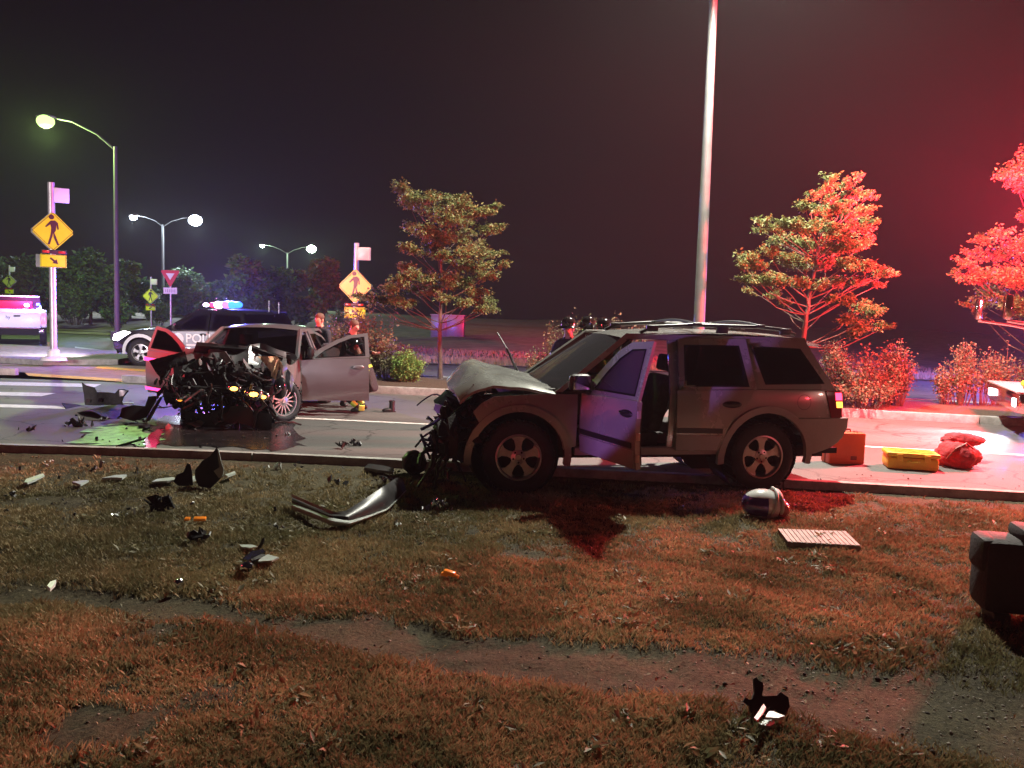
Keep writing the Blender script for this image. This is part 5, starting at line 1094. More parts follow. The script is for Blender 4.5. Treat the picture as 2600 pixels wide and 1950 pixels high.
# ================================================================ PEOPLE
M_skin = mat('skin', (.42, .24, .17), .55, var=.08, vs=10)
M_coat = mat('black turnout coat', (.018, .017, .016), .85, var=.3, vs=14, bump=.5, bs=30); M_stripe = mat('lime reflective stripe', (.45, .62, .06), .45)
M_navy = mat('navy uniform', (.012, .013, .022), .85, var=.3, vs=14, bump=.4, bs=30); M_boot = mat('black boot', (.010, .009, .009), .5)
M_helm = mat('black helmet', (.012, .011, .011), .12, coat=.9); M_hair = mat('short dark hair', (.10, .06, .04), .8); M_orange = mat('orange vest', (.75, .16, .02), .7)
def person(label, loc, rz, H=1.78, lean=0., crouch=0., head_down=0., hands=None, upper=M_coat, lower=M_coat, stripes=True, helmet=True, group=None, kneel=False, hair=None, boots=M_boot, hand_m=None):
    root = thing('person', label, 'person', loc, rz, group=group); V = []; E = []; Rd = []; seg = []
    def v(p, r, par=None, s='torso'):
        V.append(Vector(p)); Rd.append(r)
        if par is not None: E.append((par, len(V) - 1)); seg.append((par, len(V) - 1, s))
        return len(V) - 1
    k = H / 1.78; hz = .94 * k * (1 - .52 * crouch); hy = .18 * crouch
    sd = lambda l: Vector((0, -math.sin(l), math.cos(l)))
    pel = v((0, hy, hz), (.155 * k, .115 * k)); P = V[pel]
    wa = v(P + sd(lean * .6) * .17 * k, (.145 * k, .105 * k), pel); ch = v(V[wa] + sd(lean) * .20 * k, (.175 * k, .125 * k), wa); up_ = v(V[ch] + sd(lean) * .13 * k, (.12 * k, .09 * k), ch)
    nk = v(V[up_] + sd(lean * .9) * .065 * k, (.062 * k, .062 * k), up_, 'skin'); hd_ = sd(lean * .6 + head_down)
    ja = v(V[nk] + hd_ * .07 * k + Vector((0, -.012, 0)), (.070 * k, .078 * k), nk, 'skin'); hc = v(V[ja] + hd_ * .075 * k, (.092 * k, .105 * k), ja, 'skin'); ht = v(V[hc] + hd_ * .07 * k, (.062 * k, .070 * k), hc, 'skin')
    f_ = Vector((0, -math.cos(lean * .6 + head_down), -math.sin(lean * .6 + head_down))); v(V[ja] * .45 + V[hc] * .55 + f_ * .118 * k, (.016, .016), hc, 'skin')
    hands = hands or [(.30, -.25, hz + .05), (-.30, -.25, hz + .05)]
    for i, sx in enumerate((1, -1)):
        sh = v(V[up_] + Vector((sx * .185 * k, 0, -.03 * k)), (.072 * k, .066 * k), up_); hp = Vector(hands[i]); a = V[sh]; mid_ = (a + hp) / 2; L = (hp - a).length; U = .29 * k
        off = math.sqrt(max(0, U * U - min(L / 2, U) ** 2)); el = v(mid_ + Vector((sx * .35, .55, -.6)).normalized() * off, (.050 * k, .048 * k), sh); dr = (hp - V[el]).normalized(); wr = v(V[el] + dr * .26 * k, (.034 * k, .028 * k), el)
        pa = v(V[wr] + dr * .07 * k, (.042 * k, .020 * k), wr, 'hand'); sdv = dr.cross(Vector((0, 0, 1))).normalized() if abs(dr.z) < .95 else Vector((1, 0, 0)); nd = dr.cross(sdv)
        for j, (o_, ln) in enumerate(((-.03, .058), (-.01, .07), (.01, .066), (.03, .05))):
            b0 = v(V[pa] + dr * .035 * k + sdv * o_ * k, (.009, .009), pa, 'hand'); b1 = v(V[b0] + (dr * .8 - nd * .3).normalized() * ln * .55 * k, (.0085, .0085), b0, 'hand'); v(V[b1] + (dr * .4 - nd * .8).normalized() * ln * .5 * k, (.007, .007), b1, 'hand')
        t0 = v(V[wr] + dr * .03 * k - sdv * .04 * k, (.010, .010), pa, 'hand'); v(V[t0] + (dr - sdv * .5).normalized() * .045 * k, (.009, .009), t0, 'hand')
        hp_ = v(P + Vector((sx * .095 * k, 0, -.06 * k)), (.098 * k, .098 * k), pel, 'leg')
        fx_ = sx * (.12 + .05 * crouch); fy = -.02 if not (kneel and i) else .30; ft = Vector((fx_, fy, .09)); a = V[hp_]; L = (ft - a).length; U = .44 * k; off = math.sqrt(max(0, U * U - min(L / 2, U * .999) ** 2))
        kn = v((a + ft) / 2 + Vector((sx * .12 * crouch, -1, .1)).normalized() * off, (.066 * k, .066 * k), hp_, 'leg'); an = v(ft, (.046 * k, .046 * k), kn, 'leg'); hl = v(ft + Vector((0, .03, -.045)), (.040, .040), an, 'boot'); v(ft + Vector((sx * .03, -.15 * k, -.05)), (.042, .034), an, 'boot')
    me = bpy.data.meshes.new('sk'); me.from_pydata([tuple(p) for p in V], E, []); o = bpy.data.objects.new('body', me); COL.objects.link(o)
    md = o.modifiers.new('s', 'SKIN'); sk = me.skin_vertices[0].data
    for i, r in enumerate(Rd): sk[i].radius = r; sk[i].use_root = (i == 0)
    sb = o.modifiers.new('b', 'SUBSURF'); sb.levels = 2; sb.render_levels = 2
    bpy.context.view_layer.update(); dg = bpy.context.evaluated_depsgraph_get(); nm = bpy.data.meshes.new_from_object(o.evaluated_get(dg)); bpy.data.objects.remove(o)
    for m in (upper, lower, hand_m or M_skin, boots, M_stripe): nm.materials.append(m)
    sidx = {'torso': 0, 'leg': 1, 'skin': 2, 'hand': 2, 'boot': 3}; skinm = len(nm.materials); nm.materials.append(M_skin)
    for f in nm.polygons:
        c = f.center; best = (9, 0, 0)
        for (a, b, s_) in seg:
            A, Bb = V[a], V[b]; d = Bb - A; t = max(0, min(1, (c - A).dot(d) / max(d.length_squared, 1e-9))); q = (c - (A + d * t)).length - .5 * Rd[b][0]
            if q < best[0]: best = (q, s_, t, b)
        mi = skinm if best[1] == 'skin' else sidx[best[1]]
        if stripes and best[1] in ('torso', 'leg'):
            b_ = best[3]
            if b_ == ch and .35 < best[2] < .75: mi = 4
            elif b_ not in (wa, ch, up_, pel, nk) and Rd[b_][0] < .06 * k and .55 < best[2] < .85: mi = 4
        f.material_index = mi; f.use_smooth = True
    nm.name = 'body'; body = bpy.data.objects.new('body', nm); COL.objects.link(body); body.parent = root
    hq = V[hc] + hd_ * .03 * k; rot = Euler((lean * .6 + head_down, 0, 0)).to_matrix()
    mb = MB()
    for sx in (-1, 1): mb.ball(V[hc] + rot @ Vector((sx * .032, -.088 * k, -.012)), .011, 8, 6)
    mb.build('eyes', M_helm, root)
    mb = MB()
    for sx in (-1, 1): mb.ball(V[hc] + rot @ Vector((sx * .083 * k, 0, -.02)), (.012, .022, .032), 8, 6, rot=rot)
    mb.build('ears', M_skin, root)
    if helmet:
        h_ = bpy.data.objects.new('helmet', None); COL.objects.link(h_); h_.parent = root
        mb = MB(); mb.lathe([(0, .155), (.05, .15), (.09, .125), (.115, .075), (.122, .02), (.165, -.005), (.168, -.012), (.118, .0)], seg=24, c=hq, rot=rot); mb.build('helmet_shell', M_helm, h_)
        mb = MB(); mb.box(hq + rot @ Vector((0, -.125, .055)), (.06, .02, .06), rot=rot, bev=.01); mb.tube([hq + rot @ Vector((0, -.12 * math.cos(a), .04 + .125 * math.sin(a))) for a in np.linspace(.2, 2.9, 9)], .009, 6); mb.build('helmet_crest', M_helm, h_)
        mb = MB(); mb.grid(lambda a, b: hq + rot @ Vector((.135 * math.sin(lerp(-1.1, 1.1, a)), -.135 * math.cos(lerp(-1.1, 1.1, a)), lerp(.03, .085, b))), 10, 2); mb.build('visor', G_clear, h_)
    else:
        mb = MB(); mb.ball(hq + rot @ Vector((0, .012, .012)), (.086 * k, .098 * k, .085 * k), 18, 12, rot=rot); hr = mb.build('hair', hair or M_hair, root)
    return root
FG = 'firefighters working behind the crashed off-road car'
def at_head(px, py, d, H, lean=0, crouch=0, k=0): 
    """ground spot that puts a person of this pose under a pixel"""
    p = D(px, py, d); return Vector((p.x, d, 0))
def pz(px, d): p = D(px, 900, d); return Vector((p.x, d, 0))
person('firefighter bending lowest over the far side with lime stripes on the coat', pz(1388, 11.6), R(80), H=1.72, lean=1.0, crouch=.05, head_down=.2, hands=[(.25, -.75, 1.0), (-.25, -.75, 1.0)], group=FG)
person('firefighter in a glossy black helmet leaning toward the windshield', pz(1477, 11.7), R(15), H=1.70, lean=.42, head_down=.25, hands=[(.2, -.55, 1.05), (-.2, -.55, 1.05)], group=FG)
person('rearmost firefighter whose black helmet shows left of the bush shoots', pz(1447, 13.2), R(-20), H=1.74, lean=.22, group=FG)
person('firefighter whose shiny helmet top stands highest behind the off-road car', pz(1484, 12.9), R(10), H=1.76, lean=.20, group=FG)
person('firefighter nearest the roof rail with an orange vest under the helmet', pz(1540, 12.2), R(-30), H=1.74, lean=.22, upper=M_orange, group=FG)
person('person in dark clothes standing behind the sedan with a red-lit short-haired head', pz(817, 15.9), R(-25), H=1.70, lean=.12, upper=M_navy, lower=M_navy, stripes=False, helmet=False, hands=[(.2, -.4, 1.1), (-.2, -.4, 1.1)])
person('crouching helper behind the open driver door with a red-lit short-haired head', pz(880, 15.2), R(60), H=1.72, lean=.35, crouch=.18, upper=M_navy, lower=M_navy, stripes=False, helmet=False, hands=[(.2, -.5, 1.0), (-.15, -.5, .95)])
person('kneeling firefighter behind the driver door with a lime-trimmed boot showing', pz(925, 14.45), R(-100), H=1.74, lean=.55, crouch=.85, head_down=.1, group=None, hands=[(.2, -.5, .5), (-.2, -.5, .5)])
# unseen figure added left of the view to shade the front of the off-road car
person('unseen figure added to shade the front of the off-road car', (-4.71, .26, 0), R(150), H=1.88, upper=M_navy, lower=M_navy, stripes=False, helmet=False, hands=[(.10, -.30, 1.08), (-.10, -.30, 1.02)])
# ================================================================ LOOSE THINGS AND DEBRIS
DG = 'crash debris'
def upright(name, label, cat, poly, base_py, m, th=.015, bend=0., lean=.25, mats=None, parts=None, step=.06, group=None, wave=0.):
    """bent sheet standing on the verge; outline given in photo pixels; parts: [(name, poly, mat, offset)]"""
    cx = sum(p[0] for p in poly) / len(poly); g = Q(cx, base_py, .01); root = thing(name, label, cat, g, group=group)
    s = g.y / F
    def conv(P): return [((x - cx) * s, (base_py - y) * s / 1.0) for x, y in P]
    fm = lambda x, z: Vector((x, lean * z + bend * x * x + wave * math.sin(9 * x + 6 * z), z))
    mb = MB(); shell(mb, conv(poly), fm, th, step=step); mb.build('shell' if parts else 'panel', m, root)
    for (nm, P, mm, off) in (parts or []):
        mb = MB(); b = MB(); shell(b, conv(P), fm, .012, off=0, step=step); mb.add([Vector(q) + Vector((0, -off, 0)) for q in b.v], b.f); mb.build(nm, mm, root)
    return root
def lying(name, label, cat, poly, m, z0=.025, th=.02, bend=.03, group=None, tilt=0., mm=None):
    q = [Q(x, y, z0) for x, y in poly]; c = sum(q, Vector()) / len(q); root_l = [(p.x - c.x, p.y - c.y) for p in q]
    mb = MB(); fm = lambda x, y: Vector((x, y, bend * math.sin(5 * x + 1) + tilt * y + .02))
    b = flat(root_l, .05); b.verts.index_update(); k = len(b.verts); P = [fm(v.co.x, v.co.z) for v in b.verts]
    mb.add(P + [p - Vector((0, 0, th)) for p in P], [[v.index for v in f.verts] for f in b.faces] + [[v.index + k for v in f.verts] for f in b.faces] + [(e.verts[0].index, e.verts[1].index, e.verts[1].index + k, e.verts[0].index + k) for e in b.edges if e.is_boundary]); b.free()
    o = mb.build(name, m); o.location = (c.x, c.y, z0); return tag(o, label, cat, group)
M_pale = mat('pale painted plastic', (.34, .37, .34), .5, var=.12, vs=7)
# large bumper cover
g = Q(880, 1335, .02); root = thing('bumper_cover', 'long torn bumper cover with pale lip and black inner face lying on the grass', 'bumper', g)
def bp(px, py, d, z=None): return D(px, py, d) - g
b0_ = [(740, 1292), (788, 1312), (845, 1336), (890, 1334), (940, 1315), (985, 1296), (1018, 1262), (1032, 1246)]
m0_ = [(741, 1276), (790, 1294), (840, 1314), (887, 1322), (940, 1307), (985, 1290), (1018, 1257), (1031, 1243)]
t0_ = [(742, 1262), (790, 1284), (840, 1303), (880, 1296), (930, 1264), (975, 1234), (1008, 1212), (1022, 1216)]
bd_ = [Q(x, y, .035).y for x, y in b0_]
bot_ = [(x, y, d) for (x, y), d in zip(b0_, bd_)]; mid2 = [(x, y, d + .03) for (x, y), d in zip(m0_, bd_)]; top_ = [(x, y, d + .14) for (x, y), d in zip(t0_, bd_)]
def rib(A, Bc, off):
    def f(u, v):
        t = u * (len(A) - 1); i = min(int(t), len(A) - 2); t -= i; a = Vector(A[i]).lerp(Vector(A[i + 1]), t); b = Vector(Bc[i]).lerp(Vector(Bc[i + 1]), t); q = a.lerp(b, v); return bp(q.x, q.y, q.z + off - .05 * math.sin(math.pi * v))
    return f
mb = MB(); mb.grid(rib(top_, mid2, 0), 40, 5); mb.grid(rib(top_, mid2, .02), 40, 5); mb.build('inner_panel', M_black, root)
mb = MB(); mb.grid(rib(mid2, bot_, -.01), 40, 5); mb.grid(rib(mid2, bot_, .015), 40, 5)
A_ = [(740, 1254, bd_[0] + .12), (790, 1276, bd_[1] + .12), (842, 1298, bd_[2] + .12), (870, 1304, bd_[2] + .12)]; B_ = [(740, 1262, bd_[0] + .11), (790, 1283, bd_[1] + .11), (842, 1306, bd_[2] + .11), (870, 1308, bd_[2] + .11)]
def rb2(u, v):
    t = u * 3; i = min(int(t), 2); t -= i; q = Vector(A_[i]).lerp(Vector(A_[i + 1]), t).lerp(Vector(B_[i]).lerp(Vector(B_[i + 1]), t), v); return bp(q.x, q.y, q.z - .02)
mb.grid(rb2, 20, 2)
mb.build('outer_lip', M_pale, root)
mb = MB(); jagged(mb, bp(862, 1345, 7.25), (.06, .06, .03), 5, seed=4, sz=(.03, .06)); mb.build('torn_tab', M_black, root)
upright('wheel_arch_liner', 'tall curved black panel with pale edge standing up at the kerb', 'car part', [(493, 1195), (510, 1172), (530, 1158), (541, 1143), (548, 1132), (556, 1160), (566, 1188), (566, 1208), (552, 1222), (535, 1240), (505, 1236), (494, 1215)], 1238, M_black, bend=.5, lean=.15,
        parts=[('pale_edge', [(548, 1136), (553, 1140), (561, 1170), (569, 1190), (567, 1206), (558, 1212), (544, 1194), (558, 1184), (555, 1168)], M_pale, .03)])
upright('plastic_chunk', 'purple-black broken plastic chunk left of the tall curved panel', 'car part', [(446, 1208), (463, 1200), (470, 1178), (478, 1180), (484, 1200), (490, 1232), (455, 1235), (440, 1225)], 1236, M_black, bend=.8, lean=.3)
lying('plastic_shard', 'pale oblong shard on bare soil, leftmost below the kerb', 'debris', [(62, 1236), (66, 1226), (108, 1211), (113, 1217), (90, 1230), (70, 1238)], M_pale, group=DG)
lying('plastic_shard', 'small pale triangular shard right of the oblong one', 'debris', [(183, 1233), (205, 1230), (226, 1231), (205, 1243)], M_pale, group=DG)
lying('plastic_shard', 'long thin pale shard left of the purple-black chunk', 'debris', [(258, 1221), (290, 1216), (322, 1217), (310, 1226), (295, 1224)], M_pale, group=DG)
lying('plastic_shard', 'pale flat shard lying under the purple-black chunk', 'debris', [(385, 1232), (398, 1224), (440, 1223), (452, 1229), (425, 1233)], M_pale, group=DG)
lying('plastic_shard', 'short pale shard between the chunk and the tall curved panel', 'debris', [(481, 1221), (497, 1217), (503, 1226), (490, 1230)], M_pale, group=DG)
lying('plastic_shard', 'narrow pale shard right of the tall curved panel', 'debris', [(570, 1215), (596, 1207), (598, 1212), (578, 1219)], M_pale, group=DG)
lying('plastic_shard', 'white curled shard at the far left near the dirt path', 'debris', [(120, 1505), (128, 1493), (143, 1489), (140, 1500), (128, 1514)], M_white, group=DG, z0=.06)
lying('trim_strip', 'flat dark strip lying in front of the round black lamp', 'car part', [(925, 1192), (935, 1182), (1000, 1200), (998, 1210), (960, 1204)], M_black, th=.03)
lying('trim_strip', 'thin grey strip just behind the crumpled dark scrap', 'car part', [(608, 1395), (640, 1398), (655, 1404), (638, 1407), (612, 1402)], M_pale, th=.01)
upright('black_clip', 'bent black strip sticking up above the silver lens fragment', 'car part', [(646, 1404), (650, 1392), (658, 1384), (664, 1368), (670, 1366), (668, 1380), (661, 1392), (655, 1404)], 1406, M_black, th=.012)
r_ = lying('lamp_fragment', 'black lamp fragment with a pale wing and a silver lens', 'lamp fragment', [(616, 1432), (635, 1416), (668, 1409), (674, 1418), (650, 1430), (628, 1440)], M_blackg, z0=.05, th=.03)
def child_lying(par, nm, poly, m, z0=.05, th=.012, lift=.0):
    q = [Q(x, y, z0) - par.location for x, y in poly]; mb = MB(); mb.prism([(p.x, p.y) for p in q], lambda x, y: (x, y, lift + .02), lambda x, y: (x, y, lift + .02 - th)); return mb.build(nm, m, par, smooth=False)
child_lying(r_, 'pale_wing', [(668, 1418), (680, 1414), (708, 1422), (690, 1430), (655, 1432)], M_pale)
mb = MB(); mb.ball(Q(628, 1446, .05) - r_.location + Vector((0, 0, .02)), (.05, .04, .035), 12, 8, noise=.15); mb.build('lens', M_chrome, r_)
mb = MB(); jagged(mb, (0, 0, .05), (.07, .05, .03), 12, seed=51, sz=(.03, .07)); o = mb.build('plastic_clump', M_black); o.location = Q(508, 1378, .03); tag(o, 'small dark ribbed plastic piece below the orange marker', 'debris', DG)
mb = MB(); jagged(mb, (0, 0, .05), (.12, .08, .04), 14, seed=52, sz=(.05, .11)); o = mb.build('plastic_clump', M_wreck); o.location = Q(408, 1292, .03); tag(o, 'dark crumpled plastic clump left of the long bumper cover', 'debris', DG)
mb = MB(); jagged(mb, (0, 0, .04), (.10, .08, .03), 14, seed=53, sz=(.03, .08)); o = mb.build('metal_scrap', M_chrome); o.location = Q(1108, 1290, .03); tag(o, 'glinting scrap pieces on the grass right of the bumper cover', 'debris', DG)
mb = MB(); jagged(mb, (0, 0, .03), (.09, .05, .03), 10, seed=54, sz=(.03, .07)); o = mb.build('metal_scrap', M_chrome); o.location = Q(978, 1230, .03); tag(o, 'white glinting scrap just behind the end of the bumper cover', 'debris', DG)
M_orl = mat('orange marker plastic', (.80, .22, .02), .3, emit=(1, .25, .02), es=.05)
mb = MB(); mb.box((0, 0, .015), (.10, .045, .025), bev=.008); mb.box((-.10, .0, .015), (.045, .04, .02), bev=.008); o = mb.build('marker_lamp', M_orl); o.location = Q(508, 1321, .03); o.rotation_euler = (R(20), 0, R(8)); tag(o, 'orange marker lamp piece on the grass left of the bumper cover', 'marker lamp', 'orange marker lamps')
mb = MB(); mb.box((0, 0, .02), (.085, .045, .035), bev=.01); mb.tube([(.03, 0, .02), (.07, 0, .01)], .012, 8); mb.box((-.03, 0, .005), (.05, .05, .02), bev=.004); o = mb.build('marker_lamp', M_orl); o.location = Q(1140, 1462, .03); o.rotation_euler = (0, R(8), R(-18)); tag(o, 'orange marker lamp piece alone near the middle of the verge', 'marker lamp', 'orange marker lamps')
mb = MB(); mb.ball((0, 0, .02), (.028, .028, .028), 14, 10, noise=.1); o = mb.build('glass_reflector', M_chrome); o.location = Q(455, 1488, .05); tag(o, 'small bright white reflector gleaming in the grass', 'reflector')
# round black lamp in front of the torn nose
g = Q(1050, 1205, 0); root = thing('fog_lamp_housing', 'round black lamp housing lying by the kerb before the torn nose', 'car part', g, R(-70))
mb = MB(); mb.lathe([(0, -.10), (.10, -.10), (.135, -.04), (.14, .06), (.125, .09), (.0, .09)], axis='X', seg=9, c=(0, 0, .14)); mb.build('housing', M_black, root)
mb = MB(); mb.lathe([(0, .095), (.11, .092)], axis='X', seg=20, c=(0, 0, .14)); mb.build('lens', M_blackg, root)
# debris on the road at the left
upright('bumper_remnant', 'grey torn bumper remnant standing on the road left of the sedan', 'bumper', [(197, 974), (212, 982), (232, 987), (240, 998), (285, 999), (296, 988), (312, 988), (322, 992), (312, 1006), (306, 1020), (312, 1028), (215, 1030), (210, 1005)], 1032, M_wreck, bend=.3, lean=.4, wave=.06, step=.12,
        parts=[('torn_bracket', [(222, 1014), (232, 1015), (232, 1022), (222, 1022)], M_chrome, .03), ('torn_bracket', [(250, 1012), (258, 1012), (258, 1021), (250, 1021)], M_chrome, .03), ('torn_edge', [(300, 990), (322, 990), (312, 1004), (302, 1006)], M_wreck2, .03)])
lying('undertray', 'flat dark undertray sheet under the grey bumper remnant', 'car part', [(157, 1030), (200, 1028), (330, 1040), (370, 1050), (365, 1066), (260, 1062), (215, 1052), (170, 1038)], M_wreck, th=.02, bend=.05, z0=.01)
lying('glass_strip', 'thin green-white glinting strip left of the hanging fender', 'debris', [(312, 1026), (340, 1029), (340, 1032), (313, 1029)], M_pale, group=DG, z0=.05)
upright('plastic_piece', 'purple-lit curved plastic piece between undertray and sedan', 'car part', [(300, 1040), (330, 1032), (360, 1034), (362, 1010), (382, 1008), (384, 1020), (370, 1060), (340, 1070), (300, 1062)], 1070, M_black, lean=.6, bend=.3, step=.1)
mb = MB(); jagged(mb, (0, 0, .04), (.22, .12, .04), 16, seed=61, sz=(.04, .12)); o = mb.build('plastic_clump', M_black); o.location = Q(205, 1080, .01); tag(o, 'purple-lit scrap heap on the road above the green spill', 'debris', DG)
mb = MB(); jagged(mb, (0, 0, .03), (.16, .04, .02), 8, seed=62, sz=(.03, .08)); o = mb.build('plastic_clump', M_black); o.location = Q(76, 1094, .01); tag(o, 'lone short dark scrap on the road at far left', 'debris', DG)
mb = MB(); jagged(mb, (0, 0, .04), (.07, .06, .03), 10, seed=63, sz=(.03, .07)); o = mb.build('plastic_clump', M_black); o.location = Q(868, 1137, .01); tag(o, 'left one of two small black scraps on the open asphalt', 'debris', DG)
mb = MB(); jagged(mb, (0, 0, .03), (.10, .04, .03), 10, seed=64, sz=(.03, .06)); o = mb.build('plastic_clump', M_black); o.location = Q(898, 1130, .01); tag(o, 'right one of two small black scraps on the open asphalt', 'debris', DG)
g = Q(995, 1046, 0); root = thing('boot', 'lone upright black boot on the road right of the open driver door', 'boot', g, R(20))
mb = MB(); mb.lathe([(.05, 0), (.055, .05), (.05, .12), (.055, .20), (.05, .205), (.04, .1)], seg=14); mb.build('shaft', M_boot, root)
mb = MB(); mb.ball((-.07, -.01, .035), (.11, .045, .04), 14, 8); mb.box((-.05, -.01, .008), (.22, .085, .016), bev=.005); mb.build('foot', M_boot, root)
mb = MB(); mb.box((0, 0, .05), (.10, .03, .10), rot=(.2, 0, .3), bev=.01); o = mb.build('reflective_trim', mat('lime trim', (.60, .75, .12), .5)); o.location = Q(918, 1043, .06); tag(o, 'bright lime boot trim at the bottom corner of the open driver door', 'trim')
# shattered bits strewn over verge and road
V_ = []; F_ = []; n = 340
def bits(name, n, area, m, lab, zf, smin=.006, smax=.018, kind='stuff'):
    mb = MB()
    for i in range(n):
        px = random.uniform(area[0], area[2]); py = random.uniform(area[1], area[3]); p = Q(px, py, zf); s_ = random.uniform(smin, smax); M = Euler((random.uniform(0, 1.2), random.uniform(0, 1.2), random.uniform(0, 6))).to_matrix()
        mb.box(p + Vector((0, 0, s_ * .4)), (s_ * 2, s_ * 1.2, s_ * .6), rot=M)
    o = mb.build(name, m, smooth=False); tag(o, lab, 'debris', kind=kind); return o
bits('glass_bits', 70, (0, 1180, 1250, 1420), M_chrome, 'bright broken glass bits strewn over the left verge', .04, .004, .010)
bits('dark_bits', 70, (0, 1170, 1200, 1320), M_black, 'small dark plastic bits strewn over the verge below the kerb', .03, .006, .02)
bits('road_bits', 50, (150, 1050, 760, 1135), M_black, 'small dark bits strewn over the road round the sedan nose', .01, .01, .03)
bits('road_glass', 60, (300, 1080, 800, 1135), M_chrome, 'broken glass bits on the road before the sedan', .01, .003, .008)
for i, (px, py, k, lab) in enumerate(((120, 1180, 1, 'small torn scrap just below the kerb above the pale oblong shard'), (240, 1192, 1.4, 'dark torn scrap below the kerb under the coolant spill'), (352, 1200, 1.2, 'dark torn scrap left of the purple-black chunk, close to the kerb'),
    (690, 1190, 1.1, 'small torn scrap below the kerb between the curved panel and the bumper cover'), (860, 1228, 1.3, 'torn scrap just behind the dark inner face of the bumper cover'), (30, 1262, 1, 'small torn scrap at the left edge below the pale shards'),
    (330, 1312, 1.2, 'small torn scrap beside the dark crumpled clump'), (205, 1362, .8, 'tiny torn scrap alone in the grass above the white curled shard'), (700, 1345, .8, 'tiny torn scrap in front of the pale end of the bumper cover'), (1010, 1332, .9, 'tiny torn scrap in the grass right of the bumper cover'))):
    mb = MB(); jagged(mb, (0, 0, .02), (.09, .06, .025), 4 + i % 4, seed=200 + i, sz=(.015, .05)); o = mb.build('plastic_scrap', M_black if i % 3 else M_pale); o.location = Q(px, py, .02); o.scale = (k, k, k)
    tag(o, lab, 'debris', 'small torn scraps on the verge')
# debris with red and white pieces, lower right
upright('mirror_fragment', 'jagged black mirror fragment lying at the lower right on the gravel', 'car part', [(1886, 1790), (1893, 1782), (1903, 1787), (1910, 1786), (1919, 1772), (1920, 1742), (1928, 1738), (1934, 1746), (1945, 1750), (1944, 1765), (1939, 1778), (1942, 1780), (1980, 1780), (1992, 1772), (2012, 1784), (2013, 1805), (2000, 1822), (1960, 1838), (1925, 1838), (1905, 1832), (1901, 1800)], 1840, M_black, bend=.6, lean=.5, wave=.02, step=.04,
        )
mf = Q(1945, 1830, .05); r_ = [o for o in COL.objects if o.name.startswith('mirror_fragment')][0]
for nm, P, mm, lf in (('red_trim', [(1914, 1828), (1928, 1808), (1938, 1792), (1945, 1801), (1936, 1816), (1924, 1834)], mat('red reflector trim', (.55, .06, .05), .3, coat=.4), .10), ('mirror_sliver', [(1942, 1826), (1952, 1811), (1962, 1811), (1992, 1823), (1975, 1828)], M_white, .07), ('clear_lens', [(1925, 1842), (1940, 1833), (1965, 1833), (1967, 1842), (1955, 1849), (1935, 1848)], M_pale, .04)):
    z_ = .02 + lf; q = [Q(x, y, z_) - r_.location for x, y in P]; mb = MB(); mb.prism([(p.x, p.y) for p in q], lambda x, y: (x, y, z_ - .01), lambda x, y: (x, y, z_)); mb.build(nm, mm, r_, smooth=False)
# helmet on the grass
g = Q(1938, 1316, .02); root = thing('helmet', 'white full-face helmet with purple and red light painted on, lying on the grass', 'helmet', g, R(8))
s = g.y / F; mb = MB(); mb.ball((.0, 0, .135), (.205, .16, .138), 28, 18, rot=Euler((0, R(6), 0)).to_matrix()); sh_ = mb.build('helmet_shell', mat('white helmet shell', (.60, .60, .58), .18, coat=.7), root)
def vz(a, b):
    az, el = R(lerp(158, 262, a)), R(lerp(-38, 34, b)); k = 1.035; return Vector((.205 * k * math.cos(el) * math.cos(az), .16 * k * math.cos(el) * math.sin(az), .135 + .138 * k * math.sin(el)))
mb = MB(); mb.grid(vz, 18, 12); mb.build('visor', mat('purple light painted visor', (.075, .035, .19), .12, metal=.3, coat=.8), root)  # purple light on the visor is put into its base colour
mb = MB(); mb.tube([(.03 + .05 * math.sin(t), -.168 * math.cos(t) , .135 + .147 * math.sin(t)) for t in np.linspace(-.5, 1.7, 14)], .014, 8); mb.tube([(.11, -.14 * math.cos(t), .135 + .125 * math.sin(t)) for t in np.linspace(-.5, 1.6, 14)], .02, 8); mb.build('edge_trim', M_pale, root)
mb = MB(); mb.ball((.13, -.02, .10), (.10, .13, .09), 16, 10); mb.build('chin_guard', mat('red light painted panel', (.30, .06, .06), .2, coat=.6), root)  # red light from the right is put into this panel's colour
M_ribp = mat('weathered pale plate', (.25, .24, .21), .7, var=.3, vs=9)
q = [Q(x, y, .04) for x, y in ((1975, 1351), (2148, 1357), (2186, 1394), (2000, 1384))]; c = sum(q, Vector()) / 4; root = thing('ribbed_plate', 'pale ribbed plastic plate half sunk in the grass below the helmet', 'plate', c)
mb = MB(); n = 15
for i in range(n):
    t0, t1 = i / n, (i + .84) / n; a0 = q[0].lerp(q[1], t0) - c; a1 = q[0].lerp(q[1], t1) - c; b1 = q[3].lerp(q[2], t1) - c; b0 = q[3].lerp(q[2], t0) - c
    m2 = MB(); m2.prism([(p.x, p.y) for p in (a0, a1, b1, b0)], lambda x, y: (x, y, .030), lambda x, y: (x, y, .0)); m2.build('rib', M_ribp, root, smooth=False)
mb = MB(); mb.prism([(p.x - c.x, p.y - c.y) for p in q], lambda x, y: (x, y, .022), lambda x, y: (x, y, -.02)); mb.build('plate', M_ribp, root, smooth=False)
